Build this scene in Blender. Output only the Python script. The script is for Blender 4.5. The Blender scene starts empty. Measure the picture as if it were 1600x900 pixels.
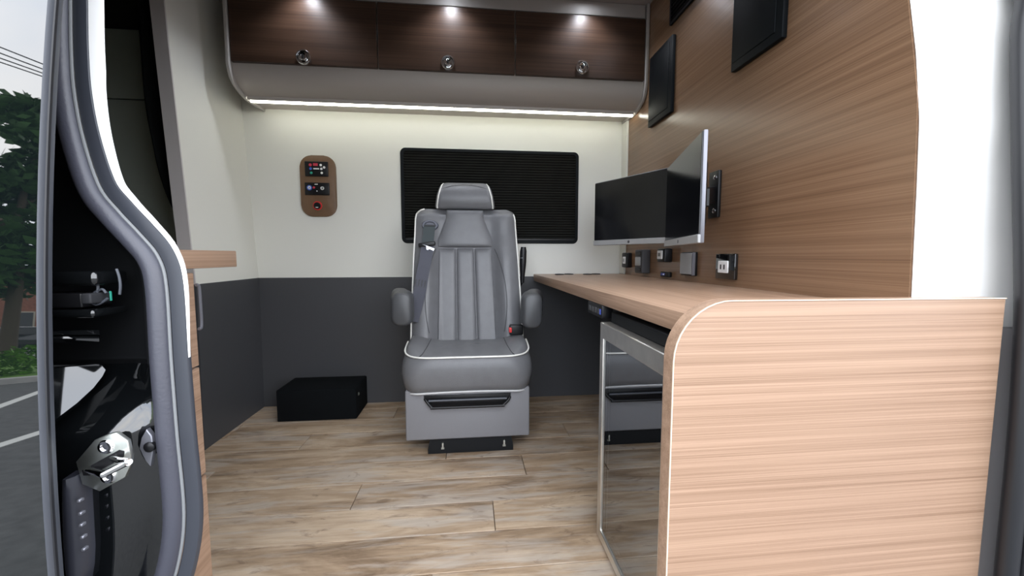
import bpy, bmesh, math, random
from mathutils import Vector, Matrix
random.seed(4)
SC = bpy.context.scene
COL = SC.collection

# ------------------------------------------------------------------ camera
F, CH = 620.0, 0.85                       # focal length in pixels, eye height above the van floor
PITCH = -math.atan(50 / F)
YAW = math.atan(65 / F * math.cos(PITCH))
FW = Vector((math.sin(YAW) * math.cos(PITCH), math.cos(YAW) * math.cos(PITCH), math.sin(PITCH)))
RT = Vector((math.cos(YAW), -math.sin(YAW), 0)); UP = RT.cross(FW)
CAM = Vector((0, 0, CH))
cd = bpy.data.cameras.new('camera'); cam = bpy.data.objects.new('camera', cd); COL.objects.link(cam)
cd.sensor_width = 36; cd.lens = 36 * F / 1600; cd.clip_start = 0.02; cd.clip_end = 300
m3 = Matrix((RT, UP, -FW)).transposed()
cam.matrix_world = Matrix.Translation(CAM) @ m3.to_4x4()
SC.camera = cam

# ------------------------------------------------------------------ overcast sky, exposure
W = bpy.data.worlds.new('World'); SC.world = W; W.use_nodes = True
wn = W.node_tree.nodes; wl = W.node_tree.links
bg = wn['Background']; bg.inputs['Strength'].default_value = 6.0
tc = wn.new('ShaderNodeTexCoord'); nz = wn.new('ShaderNodeTexNoise'); cr = wn.new('ShaderNodeValToRGB')
nz.inputs['Scale'].default_value = 2.2; nz.inputs['Detail'].default_value = 5
cr.color_ramp.elements[0].position = .35; cr.color_ramp.elements[0].color = (.70, .78, .92, 1)
cr.color_ramp.elements[1].position = .68; cr.color_ramp.elements[1].color = (1, 1, 1, 1)
wl.new(tc.outputs['Generated'], nz.inputs['Vector']); wl.new(nz.outputs['Fac'], cr.inputs['Fac']); wl.new(cr.outputs['Color'], bg.inputs['Color'])
vs = SC.view_settings
vs.view_transform = 'Standard'; vs.look = 'None'; vs.gamma = 1; vs.use_curve_mapping = False
vs.exposure = 0.0

# ------------------------------------------------------------------ pixel helpers (a pixel gives a direction only)
def ray(x, y): return FW + RT * ((x - 800) / F) + UP * ((450 - y) / F)
def PY(x, y, v): d = ray(x, y); return CAM + d * (v / d.y)
def PX(x, y, v): d = ray(x, y); return CAM + d * (v / d.x)
def PZ(x, y, v): d = ray(x, y); return CAM + d * ((v - CH) / d.z)
def lerp(a, b, t): return a + (b - a) * t
def sm(a, b, x): t = max(0, min(1, (x - a) / (b - a))); return t * t * (3 - 2 * t)
def interp(tab, z):
    if z <= tab[0][0]: return tab[0][1]
    for (a, va), (b, vb) in zip(tab, tab[1:]):
        if z <= b: return lerp(va, vb, (z - a) / (b - a))
    return tab[-1][1]

# ------------------------------------------------------------------ materials
MATS = {}
def mat(name, col, rough=.5, metal=0, spec=.5, emit=0, ecol=None, coat=0, bump=0, bscale=200, ior=1.5, vary=0, vscale=6, trans=0, alpha=1):
    m = bpy.data.materials.new(name); m.use_nodes = True
    nt = m.node_tree; b = nt.nodes['Principled BSDF']; I = b.inputs
    I['Base Color'].default_value = (*col, 1); I['Roughness'].default_value = rough; I['Metallic'].default_value = metal
    I['Specular IOR Level'].default_value = spec; I['IOR'].default_value = ior
    I['Coat Weight'].default_value = coat; I['Coat Roughness'].default_value = .03
    I['Transmission Weight'].default_value = trans
    if emit:
        I['Emission Color'].default_value = (*(ecol or col), 1); I['Emission Strength'].default_value = emit
    if bump or vary:
        t = nt.nodes.new('ShaderNodeTexCoord')
    if bump:
        n = nt.nodes.new('ShaderNodeTexNoise'); n.inputs['Scale'].default_value = bscale; n.inputs['Detail'].default_value = 3
        bp = nt.nodes.new('ShaderNodeBump'); bp.inputs['Strength'].default_value = bump; bp.inputs['Distance'].default_value = .002
        nt.links.new(t.outputs['Object'], n.inputs['Vector']); nt.links.new(n.outputs['Fac'], bp.inputs['Height']); nt.links.new(bp.outputs['Normal'], I['Normal'])
    if vary:
        n = nt.nodes.new('ShaderNodeTexNoise'); n.inputs['Scale'].default_value = vscale; n.inputs['Detail'].default_value = 4
        r = nt.nodes.new('ShaderNodeValToRGB')
        r.color_ramp.elements[0].color = (*[c * (1 - vary) for c in col], 1); r.color_ramp.elements[1].color = (*[min(1, c * (1 + vary)) for c in col], 1)
        r.color_ramp.elements[0].position = .3; r.color_ramp.elements[1].position = .7
        nt.links.new(t.outputs['Object'], n.inputs['Vector']); nt.links.new(n.outputs['Fac'], r.inputs['Fac']); nt.links.new(r.outputs['Color'], I['Base Color'])
    MATS[name] = m
    return m

def wood(name, dark, light, axis, rough=.38, coarse=58, bump=.10, coat=0, spec=.5, contrast=1.0):
    """fine straight-grain laminate, grain along the given axis"""
    m = bpy.data.materials.new(name); m.use_nodes = True
    nt = m.node_tree; L = nt.links; b = nt.nodes['Principled BSDF']
    t = nt.nodes.new('ShaderNodeTexCoord'); src = t.outputs['Object']
    def layer(sc_along, sc_across, detail, lo, hi):
        mp = nt.nodes.new('ShaderNodeMapping'); s = [sc_across] * 3; s['xyz'.index(axis)] = sc_along
        mp.inputs['Scale'].default_value = s; L.new(src, mp.inputs['Vector'])
        n = nt.nodes.new('ShaderNodeTexNoise'); n.inputs['Scale'].default_value = 1; n.inputs['Detail'].default_value = detail; n.inputs['Roughness'].default_value = .6
        L.new(mp.outputs['Vector'], n.inputs['Vector'])
        r = nt.nodes.new('ShaderNodeMapRange'); r.inputs[1].default_value = lo; r.inputs[2].default_value = hi
        L.new(n.outputs['Fac'], r.inputs[0]); return r.outputs[0]
    a = layer(.45, coarse, 5, .3, .7); c = layer(1.2, coarse * 7, 3, .3, .7)
    mx = nt.nodes.new('ShaderNodeMix'); mx.data_type = 'FLOAT'; mx.inputs[0].default_value = .5
    L.new(a, mx.inputs[2]); L.new(c, mx.inputs[3])
    cr = nt.nodes.new('ShaderNodeValToRGB'); cr.color_ramp.elements[0].color = (*dark, 1); cr.color_ramp.elements[1].color = (*light, 1)
    cr.color_ramp.elements[0].position = .5 - .38 / contrast; cr.color_ramp.elements[1].position = .5 + .28 / contrast
    L.new(mx.outputs[0], cr.inputs['Fac']); L.new(cr.outputs['Color'], b.inputs['Base Color'])
    bp = nt.nodes.new('ShaderNodeBump'); bp.inputs['Strength'].default_value = bump; bp.inputs['Distance'].default_value = .0008
    L.new(c, bp.inputs['Height']); L.new(bp.outputs['Normal'], b.inputs['Normal'])
    b.inputs['Roughness'].default_value = rough; b.inputs['Coat Weight'].default_value = coat; b.inputs['Specular IOR Level'].default_value = spec
    MATS[name] = m
    return m

def plank_mat():
    m = bpy.data.materials.new('weathered oak plank'); m.use_nodes = True
    nt = m.node_tree; L = nt.links; b = nt.nodes['Principled BSDF']
    t = nt.nodes.new('ShaderNodeTexCoord'); oi = nt.nodes.new('ShaderNodeObjectInfo')
    add = nt.nodes.new('ShaderNodeVectorMath'); add.operation = 'ADD'
    sc = nt.nodes.new('ShaderNodeVectorMath'); sc.operation = 'SCALE'; sc.inputs[3].default_value = 37
    cmb = nt.nodes.new('ShaderNodeCombineXYZ')
    for k in range(3): L.new(oi.outputs['Random'], cmb.inputs[k])
    L.new(cmb.outputs[0], sc.inputs[0]); L.new(t.outputs['Object'], add.inputs[0]); L.new(sc.outputs[0], add.inputs[1])
    def layer(s, detail, dist=0, lo=.3, hi=.7):
        mp = nt.nodes.new('ShaderNodeMapping'); mp.inputs['Scale'].default_value = s; L.new(add.outputs[0], mp.inputs['Vector'])
        n = nt.nodes.new('ShaderNodeTexNoise'); n.inputs['Scale'].default_value = 1; n.inputs['Detail'].default_value = detail
        n.inputs['Roughness'].default_value = .65; n.inputs['Distortion'].default_value = dist
        L.new(mp.outputs['Vector'], n.inputs['Vector'])
        r = nt.nodes.new('ShaderNodeMapRange'); r.inputs[1].default_value = lo; r.inputs[2].default_value = hi
        L.new(n.outputs['Fac'], r.inputs[0]); return r.outputs[0]
    big = layer((1.9, 8.5, 1), 8, .7, .34, .66); fine = layer((5, 48, 1), 7, .4, .3, .7); grey = layer((2.2, 18, 1), 5, .6, .48, .60); knot = layer((5, 17, 1), 6, 2.2, .57, .68)
    cr = nt.nodes.new('ShaderNodeValToRGB'); e = cr.color_ramp
    e.elements[0].position = .05; e.elements[0].color = (.125, .077, .043, 1)
    e.elements[1].position = .95; e.elements[1].color = (.57, .445, .32, 1)
    x = e.elements.new(.45); x.color = (.335, .237, .153, 1)
    def mix(f, a, bb):
        n = nt.nodes.new('ShaderNodeMix'); n.data_type = 'RGBA'
        if isinstance(f, float): n.inputs[0].default_value = f
        else: L.new(f, n.inputs[0])
        for v, i in ((a, 6), (bb, 7)):
            if isinstance(v, tuple): n.inputs[i].default_value = v
            else: L.new(v, n.inputs[i])
        return n.outputs[2]
    mf = nt.nodes.new('ShaderNodeMix'); mf.data_type = 'FLOAT'; mf.inputs[0].default_value = .36; L.new(big, mf.inputs[2]); L.new(fine, mf.inputs[3])
    L.new(mf.outputs[0], cr.inputs['Fac'])
    g2 = nt.nodes.new('ShaderNodeMath'); g2.operation = 'MULTIPLY'; g2.inputs[1].default_value = .5; L.new(grey, g2.inputs[0])
    c1 = mix(g2.outputs[0], cr.outputs['Color'], (.46, .42, .375, 1))
    k2 = nt.nodes.new('ShaderNodeMath'); k2.operation = 'MULTIPLY'; k2.inputs[1].default_value = .6; L.new(knot, k2.inputs[0])
    c2 = mix(k2.outputs[0], c1, (.13, .082, .052, 1))
    L.new(c2, b.inputs['Base Color'])
    bp = nt.nodes.new('ShaderNodeBump'); bp.inputs['Strength'].default_value = .25; bp.inputs['Distance'].default_value = .001
    L.new(fine, bp.inputs['Height']); L.new(bp.outputs['Normal'], b.inputs['Normal']); b.inputs['Roughness'].default_value = .5
    MATS['plank'] = m

DK, LT = (.225, .135, .085), (.40, .262, .180)
wood('lam_x', DK, LT, 'x'); wood('lam_y', DK, LT, 'y'); wood('lam_wall', (.150, .083, .046), (.255, .152, .090), 'y', rough=.25, bump=.06)
wood('walnut', (.030, .0155, .0095), (.072, .039, .0245), 'x', rough=.32, coarse=22)
plank_mat()
mat('underlay', (.10, .07, .05), .8)
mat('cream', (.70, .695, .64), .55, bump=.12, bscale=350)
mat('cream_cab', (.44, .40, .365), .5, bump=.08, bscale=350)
mat('white_trim', (.88, .87, .85), .5)
mat('edge_cream', (.72, .60, .47), .5)
mat('charcoal', (.052, .053, .058), .5, bump=.1, bscale=300)
mat('grey_trim', (.50, .475, .48), .55)
mat('end_trim', (.42, .40, .38), .45)
mat('ceiling', (.34, .31, .30), .6, bump=.1, bscale=300)
mat('leather', (.135, .136, .143), .40, bump=.28, bscale=420, vary=.05, vscale=25)
mat('leather_arm', (.058, .06, .064), .38, bump=.28, bscale=420)
mat('skirt', (.185, .185, .197), .42, bump=.2, bscale=420)
mat('seam', (.05, .05, .053), .6)
mat('piping', (.78, .77, .72), .5)
mat('piping_grey', (.5, .5, .5), .5)
mat('blackplastic', (.006, .006, .007), .38, spec=.35)
mat('blackmatte', (.005, .0055, .0065), .7, spec=.2)
mat('panel_black', (.005, .0065, .008), .5, spec=.12)
mat('shade_black', (.022, .0225, .025), .6, spec=.2)  # charcoal darkened for under-desk shade; also the roller connector's black
mat('carpet', (.0045, .0055, .0065), .95, bump=.5, bscale=700, spec=.1)
mat('blackgloss', (.004, .0045, .005), .04, coat=1)
mat('blackpaint', (.003, .0035, .004), .05, coat=.3, ior=1.75)
mat('door_glass', (.003, .0045, .005), .012, ior=2.05)
mat('rubber', (.045, .046, .060), .38, bump=.15, bscale=250)
mat('rubber_dark', (.010, .0105, .013), .45)
mat('crease', (.16, .165, .17), .5)
mat('rubber_lip', (.030, .033, .042), .42)
mat('bumper', (.020, .021, .028), .35)
mat('rubber_mid', (.055, .06, .072), .45)
mat('steel', (.74, .72, .68), .36, metal=1, vary=.06, vscale=30)
mat('zinc', (.62, .64, .60), .35, metal=1, vary=.15, vscale=40)
mat('chrome', (.85, .85, .86), .06, metal=1)
mat('silver', (.21, .212, .24), .38, metal=.6)
mat('silver_plastic', (.33, .335, .34), .4)
mat('screen', (.004, .0045, .006), .16, spec=.45)
mat('webbing', (.058, .06, .080), .6, bump=.5, bscale=500)
mat('webbing_top', (.035, .047, .05), .6, bump=.5, bscale=500)
mat('belt_plastic', (.085, .09, .12), .4)
mat('red', (.6, .03, .03), .4)
mat('brown_panel', (.15, .085, .045), .45, vary=.08, vscale=30)
mat('icon_white', (.8, .8, .8), .5); mat('icon_red', (.5, .04, .07), .5); mat('icon_blue', (.05, .12, .5), .5); mat('icon_green', (.03, .35, .25), .5)
mat('outlet_lit', (.85, .85, .85), .4); mat('usb_blue', (.05, .08, .35), .4)
mat('led', (1, 1, 1), .5, emit=12, ecol=(1.0, 1.0, .86))
mat('puck_lens', (1, 1, 1), .5, emit=30, ecol=(.86, .9, 1.0))
mat('blind', (.010, .0105, .0095), .5, spec=.3)
mat('curtain', (.012, .014, .015), .9, bump=.3, bscale=300)
mat('rear_wall', (.44, .49, .43), .7)
mat('edge_grey', (.50, .47, .46), .5)
mat('fridge_in', (.05, .052, .055), .5)
mat('asphalt', (.075, .075, .073), .85, bump=.6, bscale=60, vary=.25, vscale=9)
mat('road_paint', (.6, .6, .56), .7)
mat('kerb', (.33, .32, .30), .8, vary=.1, vscale=4)
mat('grass', (.09, .19, .02), .8, vary=.4, vscale=5)
mat('leaf', (.035, .085, .02), .6, vary=.4, vscale=2)
mat('leaf_bush', (.11, .24, .025), .6, vary=.4, vscale=4)
mat('bark', (.07, .05, .035), .9)
mat('brick', (.24, .10, .065), .8, vary=.2, vscale=6)
mat('render_wall', (.42, .38, .30), .8); mat('roof', (.10, .09, .085), .8); mat('wire', (.03, .03, .03), .6)
mat('carpaint', (.012, .013, .016), .15, coat=1); mat('glass_dark', (.01, .012, .014), .05); mat('tyre', (.012, .012, .012), .8)

def fridge_glass():
    m = bpy.data.materials.new('fridge_glass'); m.use_nodes = True; nt = m.node_tree; nt.nodes.clear()
    o = nt.nodes.new('ShaderNodeOutputMaterial'); tr = nt.nodes.new('ShaderNodeBsdfTransparent'); tr.inputs[0].default_value = (.30, .31, .33, 1)
    gl = nt.nodes.new('ShaderNodeBsdfGlossy'); gl.inputs['Roughness'].default_value = .015; gl.inputs[0].default_value = (.92, .94, .96, 1)
    fr = nt.nodes.new('ShaderNodeFresnel'); fr.inputs['IOR'].default_value = 5.0
    mx = nt.nodes.new('ShaderNodeMixShader')
    nt.links.new(fr.outputs[0], mx.inputs[0]); nt.links.new(tr.outputs[0], mx.inputs[1]); nt.links.new(gl.outputs[0], mx.inputs[2]); nt.links.new(mx.outputs[0], o.inputs[0])
    MATS['fridge_glass'] = m
fridge_glass()

# ------------------------------------------------------------------ object helpers
LOC = {}
def tag(o, label=None, cat=None, group=None, kind=None):
    if label: o['label'] = label
    if cat: o['category'] = cat
    if group: o['group'] = group
    if kind: o['kind'] = kind
    return o
def thing(name, label, cat, loc=(0, 0, 0), group=None, kind=None):
    o = bpy.data.objects.new(name, None); COL.objects.link(o); o.location = loc; o.empty_display_size = .05
    LOC[o.name] = Vector(loc); return tag(o, label, cat, group, kind)
def build(name, bm, material, parent=None, origin=None, smooth=True, angle=38, label=None):
    """bm holds WORLD coordinates; the mesh is stored relative to its parent (or to origin)"""
    off = LOC[parent.name] if parent else Vector(origin or (0, 0, 0))
    bmesh.ops.recalc_face_normals(bm, faces=bm.faces)
    if off.length: bmesh.ops.translate(bm, verts=bm.verts, vec=-off)
    me = bpy.data.meshes.new(name); bm.to_mesh(me); bm.free()
    me.materials.append(MATS[material])
    if smooth:
        me.polygons.foreach_set('use_smooth', [True] * len(me.polygons)); me.set_sharp_from_angle(angle=math.radians(angle))
    o = bpy.data.objects.new(name, me); COL.objects.link(o)
    if parent: o.parent = parent
    else: o.location = off
    LOC[o.name] = off
    if label: o['label'] = label
    return o
def BM(): return bmesh.new()
def rbox(bm, x0, x1, y0, y1, z0, z1, b=0, seg=2, M=None):
    vs_ = bmesh.ops.create_cube(bm, size=1)['verts']
    for v in vs_: v.co = Vector((lerp(x0, x1, v.co.x + .5), lerp(y0, y1, v.co.y + .5), lerp(z0, z1, v.co.z + .5)))
    es = list({e for v in vs_ for e in v.link_edges})
    if b:
        r = bmesh.ops.bevel(bm, geom=es, offset=b, segments=seg, profile=.5, affect='EDGES'); vs_ = list({v for f in r['faces'] for v in f.verts} | {v for v in vs_ if v.is_valid})
    if M is not None: bmesh.ops.transform(bm, matrix=M, verts=vs_)
    return bm
def prism(bm, pts, axis, a0, a1, b=0, seg=2, M=None):
    def P(u, v, a): return {'x': (a, u, v), 'y': (u, a, v), 'z': (u, v, a)}[axis]
    A = [bm.verts.new(P(u, v, a0)) for u, v in pts]; B = [bm.verts.new(P(u, v, a1)) for u, v in pts]
    n = len(pts); fa = bm.faces.new(A); fb = bm.faces.new(B[::-1])
    for i in range(n): bm.faces.new((A[i], B[i], B[(i + 1) % n], A[(i + 1) % n]))
    allv = A + B
    if b:
        r = bmesh.ops.bevel(bm, geom=list(fa.edges) + list(fb.edges), offset=b, segments=seg, profile=.5, affect='EDGES')
        allv = list({v for f in r['faces'] for v in f.verts} | {v for v in allv if v.is_valid})
    if M is not None: bmesh.ops.transform(bm, matrix=M, verts=allv)
    return bm
def rrect(u0, u1, v0, v1, r, n=6):
    out = []
    for cx, cy, a in ((u1 - r, v1 - r, 0), (u0 + r, v1 - r, 90), (u0 + r, v0 + r, 180), (u1 - r, v0 + r, 270)):
        for k in range(n + 1):
            t = math.radians(a + 90 * k / n); out.append((cx + r * math.cos(t), cy + r * math.sin(t)))
    return out
def loft(bm, rings, cap0=True, cap1=True, closed=True):
    R = [[bm.verts.new(p) for p in r] for r in rings]; n = len(R[0])
    for a, b in zip(R, R[1:]):
        for i in range(n if closed else n - 1): bm.faces.new((a[i], a[(i + 1) % n], b[(i + 1) % n], b[i]))
    if cap0 and closed: bm.faces.new(R[0][::-1])
    if cap1 and closed: bm.faces.new(R[-1])
    return bm
def catmull(pts, k=6, closed=False):
    pts = [Vector(p) for p in pts]; n = len(pts); out = []
    rng = range(n if closed else n - 1)
    for i in rng:
        if closed: p0, p1, p2, p3 = pts[i - 1], pts[i], pts[(i + 1) % n], pts[(i + 2) % n]
        else: p0, p1, p2, p3 = pts[max(0, i - 1)], pts[i], pts[i + 1], pts[min(n - 1, i + 2)]
        for j in range(k):
            t = j / k
            out.append(.5 * ((2 * p1) + (p2 - p0) * t + (2 * p0 - 5 * p1 + 4 * p2 - p3) * t * t + (3 * p1 - p0 - 3 * p2 + p3) * t ** 3))
    if not closed: out.append(pts[-1])
    return out
def circ(r, n=10): return [(r * math.cos(2 * math.pi * k / n), r * math.sin(2 * math.pi * k / n)) for k in range(n)]
def sweep(bm, path, prof, b=(0, 1, 0), closed=False, caps=True, scale=None):
    """profile (n, b): b is a fixed direction, n = b x tangent"""
    path = [Vector(p) for p in path]; N = len(path); B0 = Vector(b); rings = []
    for i in range(N):
        if closed: t = path[(i + 1) % N] - path[i - 1]
        else: t = path[min(N - 1, i + 1)] - path[max(0, i - 1)]
        t.normalize(); n = B0.cross(t)
        if n.length < 1e-4: n = Vector((1, 0, 0)).cross(t)
        n.normalize(); bb = t.cross(n); s = scale(i / (N - 1)) if scale else 1
        rings.append([path[i] + n * (u * s) + bb * (v * s) for u, v in prof])
    if closed: rings.append(rings[0]); loft(bm, rings, False, False); bmesh.ops.remove_doubles(bm, verts=bm.verts, dist=1e-6)
    else: loft(bm, rings, caps, caps)
    return bm
def lathe(bm, prof, c, axis='z', n=24, M=None):
    """profile (r, h) about axis through c"""
    c = Vector(c); rings = []
    for r, h in prof:
        ring = []
        for k in range(n):
            a = 2 * math.pi * k / n; u, v = r * math.cos(a), r * math.sin(a)
            ring.append(c + Vector({'z': (u, v, h), 'y': (u, h, v), 'x': (h, u, v)}[axis]))
        rings.append(ring)
    loft(bm, rings)
    return bm
def copies(root, loc, label=None):
    def cp(o, par):
        c = o.copy(); COL.objects.link(c); c.parent = par
        for ch in [x for x in bpy.data.objects if x.parent == o]: cp(ch, c)
        return c
    r = cp(root, None); r.location = loc
    if label: r['label'] = label
    return r

# ------------------------------------------------------------------ key planes of the van interior
YB, XR, XL, ZC, ZW, ZD = 2.32, .905, -1.168, 2.105, .73, .744
def ydoor(z): return .497 + .107 * max(0, z - .4) ** 2       # outer skin of the open sliding door
def yseal(z): return ydoor(z) + .085                         # door opening flange
def on_flange(px, py, off=0):
    y = .6
    for _ in range(6): p = PY(px, py, y); y = yseal(p.z) + off
    return PY(px, py, y)

# ================================================================== STRUCTURE
# floor of separate planks
fl = thing('floor', 'weathered grey-brown oak plank floor of the van', 'floor', (0, 1.45, 0), kind='structure')
bm = BM(); rbox(bm, -2.7, XR + .05, .56, YB + .05, -.06, -.012); build('subfloor', bm, 'underlay', fl)
PW, gap = .152, .0011
yy = .56; row = 0
while yy < YB:
    y1 = min(yy + PW, YB + .02); off = [-.35, .27, -.05, .52, .13][row % 5]
    xx = -1.9 + off - .6
    while xx < XR:
        x0, x1 = max(xx, -1.9), min(xx + 1.22, XR)
        if x1 - x0 > .02:
            bm = BM(); rbox(bm, x0 + gap, x1 - gap, yy + gap, y1 - gap, -.012, 0, .0012, 1)
            bmesh.ops.translate(bm, verts=bm.verts, vec=-Vector(((x0 + x1) / 2, (yy + y1) / 2, 0)))
            me = bpy.data.meshes.new('plank'); bm.to_mesh(me); bm.free(); me.materials.append(MATS['plank'])
            o = bpy.data.objects.new('plank', me); COL.objects.link(o); o.parent = fl
            o.location = Vector(((x0 + x1) / 2, (yy + y1) / 2, 0)) - LOC['floor']
        xx += 1.22
    yy += PW; row += 1

# back wall (far van side): cream upper panel, charcoal lower panel
bm = BM(); rbox(bm, -1.25, XR, YB, YB + .05, ZW - .02, ZC)
wb = build('wall_back', bm, 'cream', None, (0, YB, 0)); tag(wb, 'cream vinyl wall panel behind the grey seat, charcoal below', 'wall', kind='structure')
bm = BM(); rbox(bm, -1.25, XR, YB - .004, YB + .05, -.01, ZW, .002, 1); build('lower_panel', bm, 'charcoal', wb, label='charcoal grey lower wall panel')
bm = BM(); rbox(bm, XR - .012, XR + .001, YB - .075, YB, ZD, 1.66, .003, 1); o = build('trim_6', bm, 'cream', None, (XR, YB, ZD)); tag(o, 'narrow cream corner trim between the back wall and wood partition', 'trim', kind='structure')

# left partition with an opening into the rear
def xl(z): return interp([(0, -1.17), (.73, -1.163), (1.65, -1.204), (2.2, -1.225)], z)
bm = BM(); rings = []
for z in (ZW - .01, 1.0, 1.3, 1.65, ZC): rings.append([(xl(z), 1.815, z), (xl(z), YB, z), (xl(z) - .05, YB, z), (xl(z) - .05, 1.815, z)])
loft(bm, rings); wl_ = build('wall_left', bm, 'cream', None, (XL, 2.0, 0)); tag(wl_, 'cream partition wall beside the curtain, charcoal at its foot', 'wall', kind='structure')
bm = BM(); rings = []
for z in (-.01, ZW): rings.append([(xl(z) + .004, 1.811, z), (xl(z) + .004, YB, z), (xl(z) - .05, YB, z), (xl(z) - .05, 1.811, z)])
loft(bm, rings); build('lower_panel', bm, 'charcoal', wl_, label='charcoal grey lower wall panel')
bm = BM(); rings = []
for z in (ZW, 1.0, 1.3, 1.65, ZC): rings.append([(xl(z) + .001, 1.809, z), (xl(z) + .001, 1.816, z), (xl(z) - .052, 1.816, z), (xl(z) - .052, 1.809, z)])
loft(bm, rings); build('edge_strip', bm, 'edge_grey', wl_)

# wood partition on the right; its near edge follows the van side
bm = BM()
edge = [(-.01, .715), (.45, .72), (.76, .73), (1.0, .737), (1.174, .744), (1.38, .777), (1.7, .85), (ZC, .96)]
prism(bm, [(y, z) for z, y in edge] + [(YB, ZC), (YB, -.01)], 'x', XR, XR + .03)
wr = build('wall_right', bm, 'lam_wall', None, (XR, 1.5, 0), smooth=False); tag(wr, 'glossy brown wood-grain partition wall carrying the two monitors', 'wall', kind='structure')
bm = BM(); rbox(bm, XR - .006, XR + .002, .74, YB, 0, .70); build('lower_panel', bm, 'shade_black', wr, label='charcoal lower panel, darkened for the shade under the desk')  # shade under the desk is put into this panel's colour

bm = BM(); rbox(bm, -2.7, XR + .3, .55, YB + .05, ZC, ZC + .05)
ce = build('ceiling', bm, 'ceiling', None, (0, 1.5, ZC)); tag(ce, 'taupe padded van ceiling over the overhead cabinets', 'ceiling', kind='structure')

# rear compartment seen past the curtain
bm = BM(); rbox(bm, -2.7, -1.25, YB, YB + .05, .92, 1.655); rbox(bm, -2.7, -1.25, YB, YB + .05, 1.662, ZC)
rw = build('wall_rear', bm, 'rear_wall', None, (-1.9, YB, 0)); tag(rw, 'dim grey-green panelled wall of the rear compartment', 'wall', kind='structure')
bm = BM(); rbox(bm, -2.7, -1.25, YB + .01, YB + .05, -.01, .92); rbox(bm, -2.7, -1.25, YB + .012, YB + .05, 1.64, 1.67); build('lower_panel', bm, 'blackmatte', rw)
bm = BM(); rbox(bm, -2.75, -2.7, .55, YB + .05, -.06, ZC + .05)
o = build('wall_far_left', bm, 'rear_wall', None, (-2.7, 1.4, 0)); tag(o, 'end wall of the dim rear compartment', 'wall', kind='structure')

# near van side: black body around the door opening
def side_profile(x0, x1, z0, z1, off, th, n=14):
    bm = BM(); rings = []
    for k in range(n + 1):
        z = lerp(z0, z1, k / n); y = yseal(z) + off; rings.append([(x0, y, z), (x1, y, z), (x1, y + th, z), (x0, y + th, z)])
    return loft(bm, rings)
bodyroot = thing('wall_near', 'black van body side around the sliding door opening', 'van body', (0, .58, -.3), kind='structure')
build('rear_quarter_panel', side_profile(-2.75, -.80, -.45, 2.2, -.03, .06), 'blackpaint', bodyroot)
build('front_quarter_panel', side_profile(1.22, 2.3, -.45, 2.2, -.02, .05), 'blackpaint', bodyroot)
build('header', side_profile(-.80, 1.22, 1.78, 2.2, -.03, .06, 4), 'blackpaint', bodyroot)
build('sill', side_profile(-.80, 1.22, -.45, -.06, -.03, .08, 4), 'blackpaint', bodyroot)

# ---- left jamb: contour of the door opening (rear edge), traced on the flange surface
SEAL = [(100, -60), (100, 0), (101, 80), (106, 150), (121, 225), (147, 300), (180, 342), (212, 376), (238, 408), (249, 450), (256, 560), (265, 675), (276, 800), (266, 880), (246, 930), (225, 960)]
sp = [on_flange(*q) for q in SEAL]
up_ext = [Vector((sp[0].x - .004, yseal(z), z)) for z in (1.74, 1.5)]
lo_ext = [Vector((sp[-1].x - dx, yseal(z), z)) for dx, z in ((.012, .22), (.02, .05), (.02, -.05))]
seal_path = catmull(up_ext + sp + lo_ext, 6)
tr2 = thing('trim_1', 'grey rubber door seal running along the black door pillar', 'door seal', (-.45, .6, 0), kind='structure')
bm = BM(); sweep(bm, [p + Vector((0, -.004, 0)) for p in seal_path], [(u * 1.0, v * 1.05) for u, v in circ(.0128, 14)]); build('bulb', bm, 'rubber', tr2)
def inward(path, d):                                 # offset of a contour towards the opening (+x side of its tangent)
    out = []
    for i, p in enumerate(path):
        t = path[min(len(path) - 1, i + 1)] - path[max(0, i - 1)]; t.normalize()
        n = Vector((0, 1, 0)).cross(t); n.normalize()
        if n.x < 0: n = -n
        out.append(p + n * (d(p.z) if callable(d) else d))
    return out
bm = BM(); sweep(bm, [p + Vector((0, -.006, 0)) for p in inward(seal_path, .0135)], circ(.0021, 8)); build('crease', bm, 'crease', tr2)
bm = BM(); sweep(bm, [p + Vector((0, .001, 0)) for p in inward(seal_path, .0245)], [(.0105, -.003), (.0085, -.006), (0, -.0075), (-.0085, -.006), (-.0105, -.003), (-.0105, .0), (.0105, .0)]); build('lip', bm, 'rubber_lip', tr2)
# white inner trim strip, fading out downwards
wt = lambda z: interp([(.70, .0006), (.80, .004), (.90, .0065), (1.0, .012), (1.1, .018), (1.8, .019)], z)
up_path = [p for p in seal_path if p.z > .70]
a_ = inward(up_path, .0345); b_ = inward(up_path, lambda z: .0345 + wt(z))
bm = BM(); rings = [[p + Vector((0, -.004, 0)), q + Vector((0, -.004, 0)), q + Vector((0, -.001, 0)), p + Vector((0, -.001, 0))] for p, q in zip(a_, b_)]
loft(bm, rings); o = build('trim_2', bm, 'white_trim', None, (-.45, .6, 0)); tag(o, 'thin white trim strip inside the grey door seal', 'trim', kind='structure')

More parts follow.
